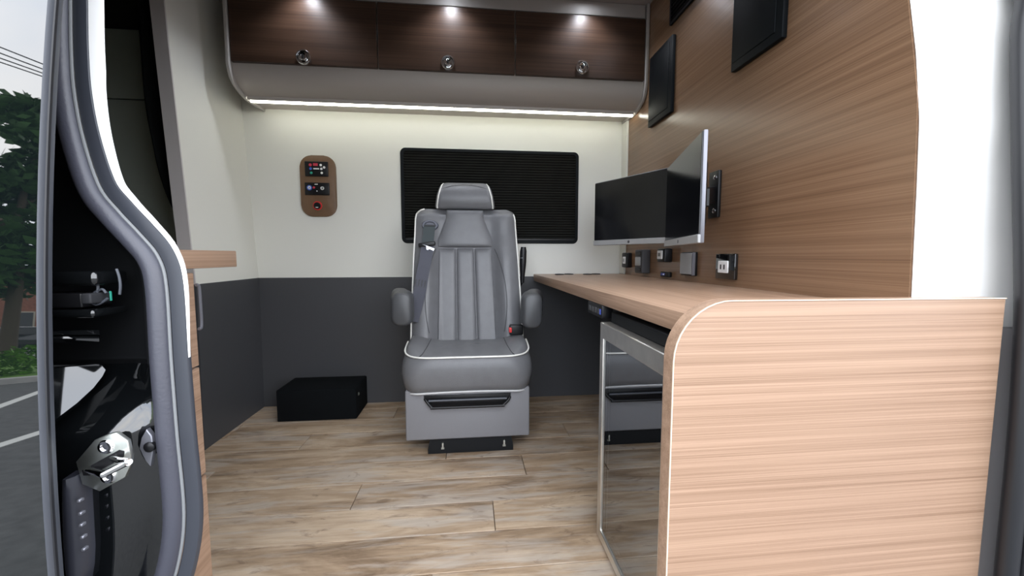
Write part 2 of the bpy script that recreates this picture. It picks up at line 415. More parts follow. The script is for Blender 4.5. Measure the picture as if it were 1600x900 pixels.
# black jamb panel left of the seal, stepping outwards
def jstep(z): return lerp(-.022, .050, max(0, min(1, (z - .612) / .083)))       # forward below, recessed above, a sloping shelf between
def jring(p):
    z = p.z; y = yseal(z); q = jstep(z)
    return [(p.x + .006, y + .004, z), (p.x - .006, y + .004, z), (p.x - .014, y + .007, z), (p.x - .024, y + .007, z), (p.x - .034, y + .25 * q + .004, z), (p.x - .046, y + .8 * q, z), (p.x - .07, y + q, z), (-.86, y + q, z), (-.86, y + .09, z), (p.x - .03, y + .09, z)]
sdense = [lerp(a, b, k / 3) for a, b in zip(seal_path, seal_path[1:]) for k in range(3)] + [seal_path[-1]]
jamb = thing('trim_3', 'black painted door pillar behind the open sliding door', 'door pillar', (-.6, .6, 0), kind='structure')
bm = BM(); loft(bm, [jring(p) for p in sdense if p.z < .700]); build('painted_pillar', bm, 'blackpaint', jamb, angle=50)
bm = BM(); loft(bm, [jring(p) for p in sdense if p.z > .690]); build('recess_dark', bm, 'blackmatte', jamb, angle=50)  # matte black put in for shadowed hollows, keeps sky reflections out

# right door pillar: white upper trim, grey lower trim, black seal
def pillar(z0, z1, x1f, mname, nm, parent, th=.02):
    bm = BM(); rings = []
    for k in range(11):
        z = lerp(z0, z1, k / 10); y = interp(edge, z); ys = yseal(z) + .10; xr_ = x1f(z)
        rings.append([(XR + .002, y - .004, z), (lerp(XR, xr_, .35), lerp(y, ys, .15) - .006, z), (lerp(XR, xr_, .75), lerp(y, ys, .6) - .004, z), (xr_, ys, z), (xr_, ys + .05, z), (XR + .03, y + .03, z)])
    return build(nm, loft(bm, rings), mname, parent)
xs = lambda z: 1.22
pr = thing('trim_4', 'white moulded pillar trim beside the wood partition, grey below', 'pillar trim', (1.0, .68, 0), kind='structure')
pillar(.703, ZC, xs, 'white_trim', 'upper_trim', pr); pillar(-.01, .699, xs, 'grey_trim', 'lower_trim', pr, ); 
rs = [on_flange(*q, .055) for q in [(1600, -40), (1597, 60), (1600, 250), (1604, 430), (1603, 520), (1598, 620), (1590, 720), (1580, 820), (1572, 900), (1567, 960)]]
rs = catmull([Vector((rs[0].x, yseal(1.76) + .055, 1.76))] + rs + [Vector((rs[-1].x, yseal(0) + .055, 0))], 5)
tr5 = thing('trim_5', 'dark rubber door seal beside the grey pillar trim', 'door seal', (1.02, .6, 0), kind='structure')
bm = BM(); sweep(bm, rs, circ(.016, 12)); build('bulb', bm, 'rubber_dark', tr5)
bm = BM(); sweep(bm, [p + Vector((.028, -.01, 0)) for p in rs], circ(.014, 12)); build('outer_lip', bm, 'rubber_dark', tr5)
bm = BM(); rings = [[p + Vector((.004, .010, 0)), p + Vector((.03, .0, 0)), p + Vector((.20, -.02, 0)), p + Vector((.20, .05, 0)), p + Vector((.16, .05, 0))] for p in rs]
loft(bm, rings); build('pillar_flange', bm, 'rubber_dark', tr5)

# open sliding door, standing outside the body on the left
dr = thing('door_1', 'open black sliding door with mirror-like dark window', 'van door', (-.8, .5, -.3), kind='structure')
bm = BM(); rings = []
zs = [-.4 + 2.25 * k / 40 for k in range(41)]
for z in zs: y = ydoor(z); rings.append([(-.501, y, z), (-1.78, y, z), (-1.78, y + .04, z), (-.62, y + .04, z), (-.58, y + .014, z), (-.501, y + .014, z)])
loft(bm, rings); build('door_skin', bm, 'door_glass', dr, label='glossy dark outer door skin')
bm = BM(); rings = []
for z in zs:
    y = ydoor(z); rings.append([(-.5018, y - .001, z), (-.5003, y - .0025, z), (-.4992, y - .001, z), (-.4985, y + .004, z), (-.4985, y + .010, z), (-.5005, y + .0155, z), (-.5018, y + .0155, z)])
loft(bm, rings); build('edge_seal', bm, 'rubber_mid', dr)
bm = BM(); rings = []
for z in zs:
    y = ydoor(z); rings.append([(-.4986, y + .0035, z), (-.4975, y + .0045, z), (-.4975, y + .0075, z), (-.4986, y + .0085, z)])
loft(bm, rings); build('edge_bead', bm, 'rubber_dark', dr)

# ================================================================== WINDOW in the back wall
w = thing('window_1', 'wide black window with pleated blind behind the seat', 'window', (.125, YB, .92), kind='structure')
x0, x1, z0, z1 = -.386, .635, .922, 1.453
bm = BM(); O = rrect(x0, x1, z0, z1, .03, 6); In = rrect(x0 + .02, x1 - .02, z0 + .018, z1 - .018, .016, 6)
loft(bm, [[(u, YB + .0, v) for u, v in O], [(u, YB - .012, v) for u, v in rrect(x0 + .003, x1 - .003, z0 + .003, z1 - .003, .028, 6)], [(u, YB - .012, v) for u, v in In], [(u, YB + .002, v) for u, v in In]], False, False)
build('frame', bm, 'panel_black', w)
bm = BM(); n = 34; pts = []
for k in range(n + 1):
    z = lerp(z0 + .016, z1 - .016, k / n); pts.append((YB - .009, z))
    if k < n: pts.append((YB - .0015, z + .5 * (z1 - z0 - .032) / n))
loft(bm, [[(x0 + .019, y, z) for y, z in pts], [(x1 - .019, y, z) for y, z in pts]], False, False, closed=False)
build('pleated_blind', bm, 'blind', w, smooth=False)
bm = BM(); rbox(bm, x0 + .02, x1 - .02, YB - .0115, YB - .003, z0 + .018, z0 + .03, .002, 1); build('bottom_rail', bm, 'blackplastic', w)

# ================================================================== OVERHEAD CABINET
YC = 2.03
cab = thing('overhead_cabinet', 'overhead cabinet with three dark walnut flap doors and light strip', 'cabinet', (-.1, 2.2, 1.62))
prof = [(YC, 2.104), (YC, 1.73), (YC + .001, 1.705), (YC + .008, 1.682), (YC + .03, 1.657), (YC + .07, 1.638), (YC + .115, 1.627), (YC + .17, 1.625), (YB - .002, 1.634), (YB - .002, 2.104)]
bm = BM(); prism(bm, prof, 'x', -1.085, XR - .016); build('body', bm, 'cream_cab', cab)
for xa, xb in ((-1.098, -1.084), (XR - .017, XR - .002)):
    P2 = [(YC - .028, 2.104), (YC - .028, 1.73), (YC - .024, 1.70), (YC - .012, 1.670), (YC + .014, 1.645), (YC + .06, 1.626), (YC + .12, 1.616), (YC + .2, 1.616), (YB - .002, 1.62), (YB - .002, 2.104)]
    bm = BM(); prism(bm, P2, 'x', xa, xb, .003, 2); build('end_panel', bm, 'end_trim', cab)
for k, (xa, xb) in enumerate(((-1.08, -.4305), (-.4255, .2235), (.2285, XR - .02))):
    bm = BM(); rbox(bm, xa, xb, YC - .019, YC - .001, 1.738, 2.034, .0015, 1); d = build('door', bm, 'walnut', cab)
    kx, kz = ((-.762, 1.768), (-.1, 1.776), (.562, 1.785))[k]
    bm = BM(); c = (kx, YC - .02, kz)
    lathe(bm, [(.034, .002), (.034, -.006), (.031, -.010), (.027, -.010), (.024, -.004), (.0235, 0)], c, 'y', 28); lathe(bm, [(.0185, .0), (.0185, -.012), (.016, -.0155), (.008, -.0145), (.006, -.013)], c, 'y', 24)
    kb = build('latch', bm, 'chrome', d, label='round chrome push latch')
    bm = BM(); rbox(bm, kx - .003, kx + .003, YC - .037, YC - .032, kz - .009, kz + .009, .001, 1); 
    o = build('keyhole', bm, 'blackplastic', cab)
bm = BM(); rbox(bm, -1.08, XR - .02, YC - .014, YC - .001, 2.04, 2.104, .002, 1); build('top_rail', bm, 'end_trim', cab)
bm = BM(); sweep(bm, [(-1.07, YC + .118, 1.6145), (XR - .022, YC + .118, 1.6145)], [(u, v * .8) for u, v in circ(.0105, 12)]); led = build('light_strip', bm, 'led', cab, label='glowing white light strip')
bm = BM(); rbox(bm, -1.074, XR - .019, YC + .107, YC + .131, 1.622, 1.630, .001, 1); build('light_channel', bm, 'silver', cab)
bm = BM(); rbox(bm, -1.08, XR - .02, YC + .1025, YC + .1055, 1.6125, 1.632); build('spill_blocker', bm, 'cream_cab', cab)  # lip added to block strip light spilling onto the curved panel

def puck(x, y, label):
    t = thing('puck_light', label, 'light', (x, y, ZC), group='round ceiling spotlights')
    bm = BM(); lathe(bm, [(.040, .002), (.040, -.006), (.036, -.009), (.029, -.007), (.028, -.003)], (x, y, ZC), 'z', 28); build('bezel', bm, 'chrome', t)
    bm = BM(); lathe(bm, [(.028, -.001), (.027, -.005), (.018, -.006)], (x, y, ZC), 'z', 24); build('lens', bm, 'puck_lens', t)
    ld = bpy.data.lights.new('puck_lamp', 'SPOT'); ld.energy = 9; ld.spot_size = math.radians(125); ld.spot_blend = .7; ld.shadow_soft_size = .025; ld.color = (.86, .91, 1)
    lo = bpy.data.objects.new('puck_lamp', ld); COL.objects.link(lo); lo.parent = t; lo.location = (0, 0, -.014)
puck(-.745, 1.925, 'round ceiling spotlight above the left walnut door'); puck(-.085, 1.925, 'round ceiling spotlight above the middle walnut door')
puck(.575, 1.925, 'round ceiling spotlight above the right walnut door'); puck(.845, 1.44, 'round ceiling spotlight beside the wood partition')

# ================================================================== DESK, END PANEL, FRIDGE
dk = thing('desk', 'long wood-grain desk worktop along the partition wall', 'desk', (.63, 1.5, 0))
bm = BM(); prism(bm, [(.370, YB - .006), (XR - .001, YB - .006), (XR - .001, .697), (.396, .697)], 'z', ZD - .04, ZD, .002, 2); build('top', bm, 'lam_y', dk)
ep = thing('desk_end_panel', 'pale wood-grain end panel with rounded upper corner closing the desk', 'end panel', (.69, .68, 0))
R = .11; outl = [(1.03, .001), (1.03, .768), (.358 + R, .771)] + [(.358 + R - R * math.sin(math.radians(a)), .771 - R + R * math.cos(math.radians(a))) for a in range(9, 91, 9)] + [(.358, .001)]
bm = BM(); prism(bm, outl, 'y', .66, .696, .0015, 2); build('panel', bm, 'lam_x', ep, angle=30)
bm = BM(); edge_path = [(1.03, .6595, .7685), (.358 + R, .6595, .7705)] + [(u, .6595, v) for u, v in outl[3:-1]] + [(.358, .6595, .002)]
sweep(bm, edge_path, [(.0008, -.0009), (.0008, .002), (-.0008, .002), (-.0008, -.0009)], b=(0, 1, 0)); build('edge_band', bm, 'edge_cream', ep, label='thin pale edge band')
for k, (x, y) in enumerate(((.722, 2.235), (.665, 2.21), (.562, 2.235), (.502, 2.21))):
    bm = BM(); lathe(bm, [(.027, 0), (.027, .003), (.024, .005), (.012, .005), (.011, .002)], (x, y, ZD + .0003), 'z', 24)
    o = build('cable_grommet', bm, 'blackplastic', None, (x, y, ZD)); tag(o, 'round black cable grommet in the desk top, %s from the wood partition' % ('first', 'second', 'third', 'fourth')[k], 'grommet', group='grommets in the desk')

fr = thing('fridge', 'undercounter fridge with stainless framed dark glass door', 'fridge', (.6, .9, 0))
bm = BM(); rbox(bm, .405, .86, .705, .715, .02, .655); rbox(bm, .405, .86, 1.085, 1.095, .02, .655); rbox(bm, .405, .86, .705, 1.095, .02, .03); rbox(bm, .405, .86, .705, 1.095, .645, .655); rbox(bm, .85, .86, .705, 1.095, .02, .655)
build('body', bm, 'fridge_in', fr)
fx0, fx1, fy0, fy1, fz0, fz1 = .371, .402, .70, 1.10, .018, .661
dd = BM(); rbox(dd, fx0, fx1, fy1 - .026, fy1, fz0, fz1, .002, 1); rbox(dd, fx0, fx1, fy0, fy0 + .024, fz0, fz1, .002, 1)
rbox(dd, fx0 + .0003, fx1, fy0 + .02, fy1 - .02, fz1 - .045, fz1 - .0003, .002, 1); rbox(dd, fx0 + .0003, fx1, fy0 + .02, fy1 - .02, fz0 + .0003, fz0 + .028, .002, 1)
fd = build('door_frame', dd, 'steel', fr, label='brushed stainless steel door frame')
bm = BM(); rbox(bm, fx0 + .005, fx0 + .009, fy0 + .02, fy1 - .02, fz0 + .02, fz1 - .04); build('glass_pane', bm, 'fridge_glass', fd)
bm = BM()
for a, b, c, d in ((fy0 + .024, fy1 - .024, fz1 - .049, fz1 - .045), (fy0 + .024, fy1 - .024, fz0 + .028, fz0 + .032)): rbox(bm, fx0 + .006, fx0 + .012, a, b, c, d)
for a in (fy0 + .024, fy1 - .028): rbox(bm, fx0 + .006, fx0 + .012, a, a + .004, fz0 + .03, fz1 - .047)
build('gasket', bm, 'blackplastic', fd)
for z in (.22, .42):
    bm = BM()
    for k in range(13): y = .73 + .03 * k; rbox(bm, .42, .84, y - .0015, y + .0015, z, z + .003)
    rbox(bm, .42, .424, .716, 1.084, z - .003, z + .001); rbox(bm, .836, .84, .716, 1.084, z - .003, z + .001); build('wire_shelf', bm, 'zinc', fr)
for y in (.73, 1.07):
    bm = BM(); lathe(bm, [(.014, 0.0005), (.014, .02)], (.44, y, 0), 'z', 12); build('foot', bm, 'blackplastic', fr)
bm = BM(); rbox(bm, .40, .86, .71, 1.09, .661, .690, .002, 1); build('top_gap_dark', bm, 'blackmatte', fr)  # black block standing in for the dark, shaded gap below the desk
sw = thing('switch_box', 'small black switch box under the desk edge', 'switch', (.40, 1.2, .67))
bm = BM(); rbox(bm, .385, .42, 1.13, 1.27, .664, .7038, .003, 2); build('housing', bm, 'blackplastic', sw)
bm = BM()
for k in range(4): rbox(bm, .3825, .386, 1.148 + .03 * k, 1.166 + .03 * k, .675, .692, .001, 1)
build('buttons', bm, 'charcoal', sw)
bm = BM(); rbox(bm, .382, .386, 1.138, 1.144, .676, .692); build('indicator', bm, 'usb_blue', sw)

# ================================================================== MONITORS
def monitor(pl, pr_, zb, h, label, mark):
    pl, pr_ = Vector((*pl, 0)), Vector((*pr_, 0)); d = pr_ - pl; Wd = d.length; d.normalize(); nrm = Vector((d.y, -d.x, 0))    # nrm points to the seat side
    if nrm.x > 0: nrm = -nrm
    c = (pl + pr_) / 2
    # local: x along width, y away from viewer, z up
    M = Matrix.Translation(Vector((c.x, c.y, zb))) @ Matrix((d, -nrm, Vector((0, 0, 1)))).transposed().to_4x4()
    t = thing('monitor', label, 'monitor', (c.x, c.y, zb), group='wall monitors')
    w2 = Wd / 2
    bm = BM(); rbox(bm, -w2, w2, .003, .015, 0, h, .003, 2, M); build('casing', bm, 'silver', t)
    bm = BM(); rbox(bm, -w2 + .0035, w2 - .0035, -.0005, .004, .0255, h - .0035, .001, 1, M); build('screen', bm, 'screen', t, label='dark glossy screen, switched off')
    bm = BM(); rbox(bm, -w2 + .0005, w2 - .0005, -.003, .006, 0.0005, .0245, .0015, 1, M); ch = build('chin_bar', bm, 'silver_plastic', t)
    if mark:
        bm = BM(); lathe(bm, [(.0062, 0), (.0062, -.0006), (.004, -.0008)], (0, -.003, .0125), 'y', 20); bmesh.ops.transform(bm, matrix=M, verts=bm.verts); build('emblem', bm, 'charcoal', ch)
    bm = BM(); rbox(bm, -w2 * .62, w2 * .62, .013, .045, .05, h - .06, .012, 3, M); build('rear_housing', bm, 'blackplastic', t)
    return M
M1 = monitor((.617, 1.953), (.817, 1.545), .902, .308, 'wall monitor showing a dark screen, the one next to the back wall', True)
M2 = monitor((.768, 1.512), (.632, 1.051), .886, .308, 'wall monitor with silver edge and bracket, turned towards the back wall', True)
def wall_arm(y0, M, label, zc):
    t = thing('monitor_bracket', label, 'bracket', (XR, y0, zc), group='monitor wall brackets')
    bm = BM(); rbox(bm, XR - .014, XR - .0005, y0 - .03, y0 + .03, zc - .085, zc + .085, .004, 2); build('wall_plate', bm, 'blackplastic', t)
    e = M @ Vector((0, .075, .154)); pth = [Vector((XR - .014, y0, zc)), (Vector((XR - .014, y0, zc)) + e) / 2 + Vector((-.01, .0, 0)), e]
    bm = BM(); sweep(bm, catmull(pth, 5), rrect(-.012, .012, -.03, .03, .006, 3), b=(0, 0, 1)); build('arm', bm, 'blackplastic', t)
    bm = BM(); rbox(bm, -.05, .05, .0455, .055, .104, .204, .003, 1, M); rbox(bm, -.03, .03, .055, .085, .124, .184, .003, 1, M); build('mount_plate', bm, 'blackplastic', t)
    for dz in (-.06, .06): bm = BM(); lathe(bm, [(.008, 0), (.008, -.004), (.005, -.006)], (XR - .014, y0 - .012, zc + dz), 'x', 12); build('bolt', bm, 'chrome', t)
wall_arm(1.66, M1, 'black bracket carrying the monitor next to the back wall', 1.06)
wall_arm(1.40, M2, 'black bracket behind the monitor with the bright silver edge', 1.075)

# ================================================================== SOCKETS ON THE PARTITION
def socket(name, y0, y1, z0, z1, th, label, body='blackplastic', bez=.006):
    t = thing(name, label, 'socket', (XR, (y0 + y1) / 2, z0))
    bm = BM(); rbox(bm, XR - th, XR - .0005, y0, y1, z0, z1, bez, 3); build('plate', bm, body, t); return t
s = socket('power_socket', 2.155, 2.235, .785, .868, .03, 'small black wall socket with white insert next to the cream wall')
bm = BM(); rbox(bm, XR - .033, XR - .028, 2.177, 2.215, .806, .846, .002, 1); i = build('insert', bm, 'outlet_lit', s); bm = BM(); rbox(bm, XR - .0345, XR - .032, 2.188, 2.204, .816, .836, .002, 1); build('opening', bm, 'silver_plastic', i)
s = socket('wall_switch', 1.925, 2.015, .762, .882, .045, 'tall black switch unit with grey rocker above the desk', 'charcoal')
bm = BM(); rbox(bm, XR - .051, XR - .044, 1.94, 2.0, .80, .845, .004, 2); build('rocker', bm, 'silver_plastic', s)
bm = BM(); rbox(bm, XR - .048, XR - .044, 1.938, 2.002, .772, .79, .002, 1); build('trim_bar', bm, 'blackplastic', s); bm = BM(); rbox(bm, XR - .048, XR - .044, 1.938, 2.002, .855, .873, .002, 1); build('trim_bar', bm, 'blackplastic', s)
s = socket('power_socket', 1.705, 1.775, .822, .884, .04, 'black wall socket with bright white insert just under the monitors')
bm = BM(); rbox(bm, XR - .044, XR - .039, 1.72, 1.768, .836, .875, .002, 1); i = build('insert', bm, 'outlet_lit', s); bm = BM(); rbox(bm, XR - .0455, XR - .043, 1.738, 1.743, .848, .864); rbox(bm, XR - .0455, XR - .043, 1.750, 1.755, .848, .864); build('slots', bm, 'blackplastic', i)
s = socket('usb_port', 1.705, 1.785, .754, .777, .018, 'tiny black charging port strip with blue glow above the desk', bez=.004)
bm = BM(); rbox(bm, XR - .0195, XR - .017, 1.74, 1.775, .760, .771, .001, 1); i = build('ports', bm, 'usb_blue', s); bm = BM(); rbox(bm, XR - .021, XR - .019, 1.745, 1.753, .763, .768); build('indicator', bm, 'icon_white', i)
s = socket('junction_box', 1.505, 1.60, .770, .866, .018, 'square grey box with bright edge mounted above the desk', 'blackplastic', .003)
bm = BM(); rbox(bm, XR - .024, XR - .017, 1.512, 1.598, .776, .862, .001, 1); build('cover', bm, 'silver_plastic', s)
bm = BM(); rbox(bm, XR - .025, XR - .012, 1.5015, 1.5055, .772, .864, .001, 1); build('edge_strip', bm, 'silver', s)
s = socket('power_socket', 1.262, 1.368, .768, .858, .014, 'wide glossy black wall socket with white two-slot insert', 'blackgloss', .003)
bm = BM(); rbox(bm, XR - .018, XR - .013, 1.293, 1.349, .790, .833, .002, 1); i = build('insert', bm, 'outlet_lit', s)
bm = BM(); rbox(bm, XR - .0195, XR - .017, 1.309, 1.314, .803, .820); rbox(bm, XR - .0195, XR - .017, 1.328, 1.333, .803, .820); build('slots', bm, 'blackplastic', i)

# black panels and vent high on the partition
def wall_panel(y0, y1, z0, z1, th, label):
    t = thing('speaker_panel', label, 'speaker', (XR, (y0 + y1) / 2, z0))
    bm = BM(); rbox(bm, XR - th, XR - .0005, y0, y1, z0, z1, .003, 2); build('frame', bm, 'panel_black', t)
    bm = BM(); rbox(bm, XR - th - .003, XR - th + .002, y0 + .026, y1 - .006, z0 + .026, z1 - .02, .003, 2); build('grille', bm, 'panel_black', t)
wall_panel(1.735, 1.96, 1.488, 1.818, .018, 'flat dark speaker panel on the partition beside the overhead cabinet')
wall_panel(1.098, 1.322, 1.472, 1.83, .018, 'flat dark speaker panel on the partition above the wide socket')
v = thing('air_vent', 'black slatted air vent high on the wood partition', 'vent', (XR, 1.64, 1.877))
bm = BM(); O = rrect(1.50, 1.785, 1.877, 2.03, .006, 3); I_ = rrect(1.512, 1.773, 1.888, 2.019, .004, 3)
loft(bm, [[(XR - .0005, a, b) for a, b in O], [(XR - .010, a, b) for a, b in O], [(XR - .010, a, b) for a, b in I_], [(XR - .001, a, b) for a, b in I_]], False, False); build('frame', bm, 'blackmatte', v)
bm = BM(); rbox(bm, XR - .002, XR - .0005, 1.505, 1.78, 1.88, 2.025); build('backing', bm, 'blackmatte', v)
for k in range(7):
    z = 1.897 + .0175 * k; bm = BM(); prism(bm, [(XR - .0095, z), (XR - .0085, z - .002), (XR - .001, z + .007), (XR - .002, z + .009)], 'y', 1.512, 1.773); build('slat', bm, 'blackplastic', v)

# ================================================================== CONTROL PANEL ON BACK WALL
cp = thing('control_panel', 'rounded brown control panel with two black displays and knob', 'control panel', (-.825, YB, 1.07))
bm = BM(); tl, br = PY(469, 243, YB), PY(528, 339, YB)
prism(bm, rrect(tl.x, br.x, br.z, tl.z, .06, 8), 'y', YB - .014, YB - .0005, .004, 2); build('plate', bm, 'brown_panel', cp)
def disp(pa, pb, nm):
    a, b = PY(*pa, YB), PY(*pb, YB); bm = BM(); rbox(bm, a.x, b.x, YB - .022, YB - .012, b.z, a.z, .004, 2); return a, b, build(nm, bm, 'blackplastic', cp)
a, b, d1 = disp((478, 253), (515, 277), 'display')
def icon(par, a, b, u, w_, m, r=.006, shape='disc', h=None):
    x, z = lerp(a.x, b.x, u), lerp(a.z, b.z, w_); bm = BM()
    if shape == 'disc': lathe(bm, [(r, 0), (r, -.001), (r * .4, -.0012)], (x, YB - .022, z), 'y', 16)
    elif shape == 'ring': lathe(bm, [(r, 0), (r, -.0015), (r * .62, -.0015), (r * .62, 0)], (x, YB - .022, z), 'y', 20)
    else: rbox(bm, x - r, x + r, YB - .0232, YB - .021, z - h, z + h)
    build('icon', bm, m, par)
icon(d1, a, b, .25, .25, 'icon_red', .008); icon(d1, a, b, .26, .5, 'icon_blue', .007); icon(d1, a, b, .28, .78, 'icon_green', .007)
icon(d1, a, b, .47, .22, 'icon_red', .012, 'bar', .007); icon(d1, a, b, .5, .5, 'icon_white', .015, 'bar', .003)
for u, w_ in ((.70, .25), (.72, .5), (.73, .77), (.84, .4)): icon(d1, a, b, u, w_, 'icon_white', .0065)
a, b, d2 = disp((478, 286), (517, 306), 'heater_control')
icon(d2, a, b, .2, .42, 'icon_blue', .014, 'ring'); icon(d2, a, b, .2, .42, 'icon_white', .0085, 'ring'); icon(d2, a, b, .72, .45, 'icon_white', .0095, 'ring'); icon(d2, a, b, .38, .4, 'icon_red', .006); icon(d2, a, b, .5, .68, 'icon_white', .003); icon(d2, a, b, .48, .14, 'icon_white', .008, 'bar', .002)
k = PY(498, 322, YB); bm = BM(); lathe(bm, [(.024, 0), (.024, -.004), (.018, -.004), (.018, 0)], (k.x, YB - .014, k.z), 'y', 28); kr = build('knob_ring', bm, 'red', cp)
bm = BM(); lathe(bm, [(.0185, .002), (.0185, -.010), (.015, -.013), (.006, -.012)], (k.x, YB - .014, k.z), 'y', 24); kb = build('knob', bm, 'blackplastic', cp)
bm = BM(); rbox(bm, k.x - .007, k.x + .007, YB - .0285, YB - .024, k.z - .012, k.z - .008, .001, 1); build('pointer', bm, 'icon_white', kb)

# ================================================================== BLACK BOX ON THE FLOOR
t = thing('subwoofer_box', 'low black carpeted box on the floor against the charcoal wall', 'box', (-.79, 2.2, 0))
bm = BM(); rbox(bm, -.992, -.598, 2.086, YB - .012, .0008, .166, .006, 2); build('cabinet', bm, 'carpet', t)
bm = BM(); lathe(bm, [(.009, -.002), (.009, .003), (.005, .005)], (-.598, 2.13, .12), 'x', 12); build('screw', bm, 'zinc', t)

# ================================================================== LEFT COUNTER CABINET
ct = thing('counter_cabinet', 'wood-grain counter cabinet standing by the door seal', 'cabinet', (-.85, .84, 0))
bm = BM(); rbox(bm, -1.12, -.636, .715, .955, .0008, .815); build('body', bm, 'lam_y', ct)
for za, zb in ((.60, .812), (.345, .596), (.02, .341)):
    bm = BM(); rbox(bm, -.637, -.62, .717, .962, za, zb, .0015, 1); dr_ = build('drawer_front', bm, 'lam_y', ct)
    zz = .735; bm = BM(); sweep(bm, catmull([(-.615, .960, zz + .05), (-.6135, .967, zz + .045), (-.6135, .968, zz), (-.6135, .967, zz - .045), (-.615, .960, zz - .05)], 4), circ(.0035, 8), b=(1, 0, 0)); 
    if za > .5: build('edge_pull', bm, 'silver', dr_)
    else: bm.free()
bm = BM(); rbox(bm, -1.12, -.62, .715, 1.132, .8215, .8635, .002, 2); build('worktop', bm, 'lam_y', ct)
bm = BM(); rbox(bm, -1.1, -.66, .72, .95, .815, .8215); build('shadow_gap', bm, 'blackmatte', ct)

# ================================================================== CURTAIN in the rear opening
yc0 = 1.93
lb = [PY(*q, yc0) for q in ((206, -70), (209, 0), (214, 100), (222, 170), (235, 225), (247, 268), (262, 305), (278, 333), (298, 357))]
rows = catmull(lb, 5); bm = BM(); rings = []
for i, p in enumerate(rows):
    u = i / (len(rows) - 1); ring = []
    for k in range(61):
        s_ = k / 60; xr_ = -1.262 ; x = lerp(p.x, xr_, s_ ** .9); amp = .028 * (1 - .5 * u)
        ring.append((x, yc0 + amp * math.sin(s_ * 34 + u * 2.2) + .02 * math.sin(s_ * 11 + 3 * u), p.z - .05 * u * (1 - s_) * 0))
    rings.append(ring)
R_ = [[bm.verts.new(q) for q in r] for r in rings]
for a, b in zip(R_, R_[1:]):
    for i in range(60): bm.faces.new((a[i], a[i + 1], b[i + 1], b[i]))
bmesh.ops.solidify(bm, geom=bm.faces[:], thickness=.003)
cu = build('curtain', bm, 'curtain', None, (-1.45, yc0, 1.0)); tag(cu, 'black gathered curtain hanging in the opening behind the partition', 'curtain')
bm = BM(); rbox(bm, -2.6, -1.25, 2.0, YB - .005, 2.0, ZC - .002, .003, 1); o = build('rear_locker', bm, 'blackmatte', None, (-1.9, 2.1, 2.0)); tag(o, 'dark overhead locker in the rear compartment above the curtain', 'locker')

# ================================================================== JAMB HARDWARE
def on_jamb(px, py, y): return PY(px, py, y)
st = thing('door_striker', 'zinc door striker plate with bent wire loop on the black pillar', 'striker', (-.53, .555, .55))
ys_ = .548
poly = [(118, 722), (147, 688), (168, 679), (181, 676), (199, 689), (204, 712), (203, 728), (195, 746), (155, 768), (128, 757)]
pc = [PY(*q, ys_) for q in poly]; bm = BM(); prism(bm, [(p.x, p.z) for p in pc], 'y', ys_, ys_ + .006, .0012, 2); build('plate', bm, 'zinc', st)
slot = [(128, 735), (186, 703), (194, 705), (193, 716), (140, 743), (130, 743)]
ps_ = [PY(*q, ys_ - .0006) for q in slot]; bm = BM(); prism(bm, [(p.x, p.z) for p in ps_], 'y', ys_ - .0007, ys_ + .001); build('slot', bm, 'blackplastic', st)
pa, pb, pc_, pd = PY(171, 717, ys_), PY(200, 722, ys_ - .035), PY(163, 741, ys_ - .035), PY(133, 735, ys_)
loopp = [pa + Vector((0, .003, 0)), lerp(pa, pb, .75), pb + Vector((.0, 0, .0)), lerp(pb, pc_, .12), lerp(pb, pc_, .88), pc_, lerp(pc_, pd, .25), pd + Vector((0, .003, 0))]
bm = BM(); sweep(bm, catmull(loopp, 5), circ(.0042, 10), b=(.3, .5, .8)); build('wire_loop', bm, 'chrome', st)
for q in ((166, 698), (170, 744)):
    p = PY(*q, ys_); bm = BM(); lathe(bm, [(.0095, .001), (.0095, -.0012), (.008, -.003), (.0052, -.003), (.005, -.001)], p, 'y', 20); build('screw', bm, 'chrome', st)
bp_ = thing('door_bumper', 'ribbed dark rubber bumper block below the striker plate', 'bumper', (-.59, .55, .45))
bl = [((100, 745), (124, 742)), ((97, 765), (128, 758)), ((96, 790), (130, 780)), ((96, 830), (134, 825)), ((98, 870), (137, 862)), ((103, 900), (136, 890)), ((110, 925), (132, 915))]
bm = BM(); rings = []
for l, r in bl:
    A, B = PY(*l, ys_), PY(*r, ys_); m_ = (A + B) / 2
    rings.append([A + Vector((0, .018, 0)), A + Vector((.004, -.004, 0)), lerp(A, B, .35) + Vector((0, -.009, 0)), lerp(A, B, .62) + Vector((0, -.010, 0)), lerp(A, B, .86) + Vector((0, -.004, 0)), B + Vector((0, .018, 0))])
loft(bm, rings); build('block', bm, 'bumper', bp_, angle=60)
for q in ((123, 783), (125, 803), (126, 821), (128, 840), (130, 859)):
    p = PY(*q, ys_ - .010); bm = BM(); rbox(bm, p.x - .002, p.x + .002, p.y - .001, p.y + .006, p.z - .002, p.z + .002, .0008, 1); build('stud', bm, 'silver', bp_)
lp = thing('latch_plate', 'narrow dark metal latch plate deep in the black pillar', 'latch', (-.5, .585, .56))
pts = [(222, 684), (230, 670), (238, 680), (241, 700), (236, 728), (228, 718), (219, 700)]; yl = .574
bm = BM(); prism(bm, [(PY(*q, yl).x, PY(*q, yl).z) for q in pts], 'y', yl - .002, yl + .006, .001, 1); build('plate', bm, 'silver', lp)
p = PY(236, 697, yl); bm = BM(); lathe(bm, [(.007, .001), (.007, -.004), (.004, -.006)], p, 'y', 14); build('pin', bm, 'blackplastic', lp)
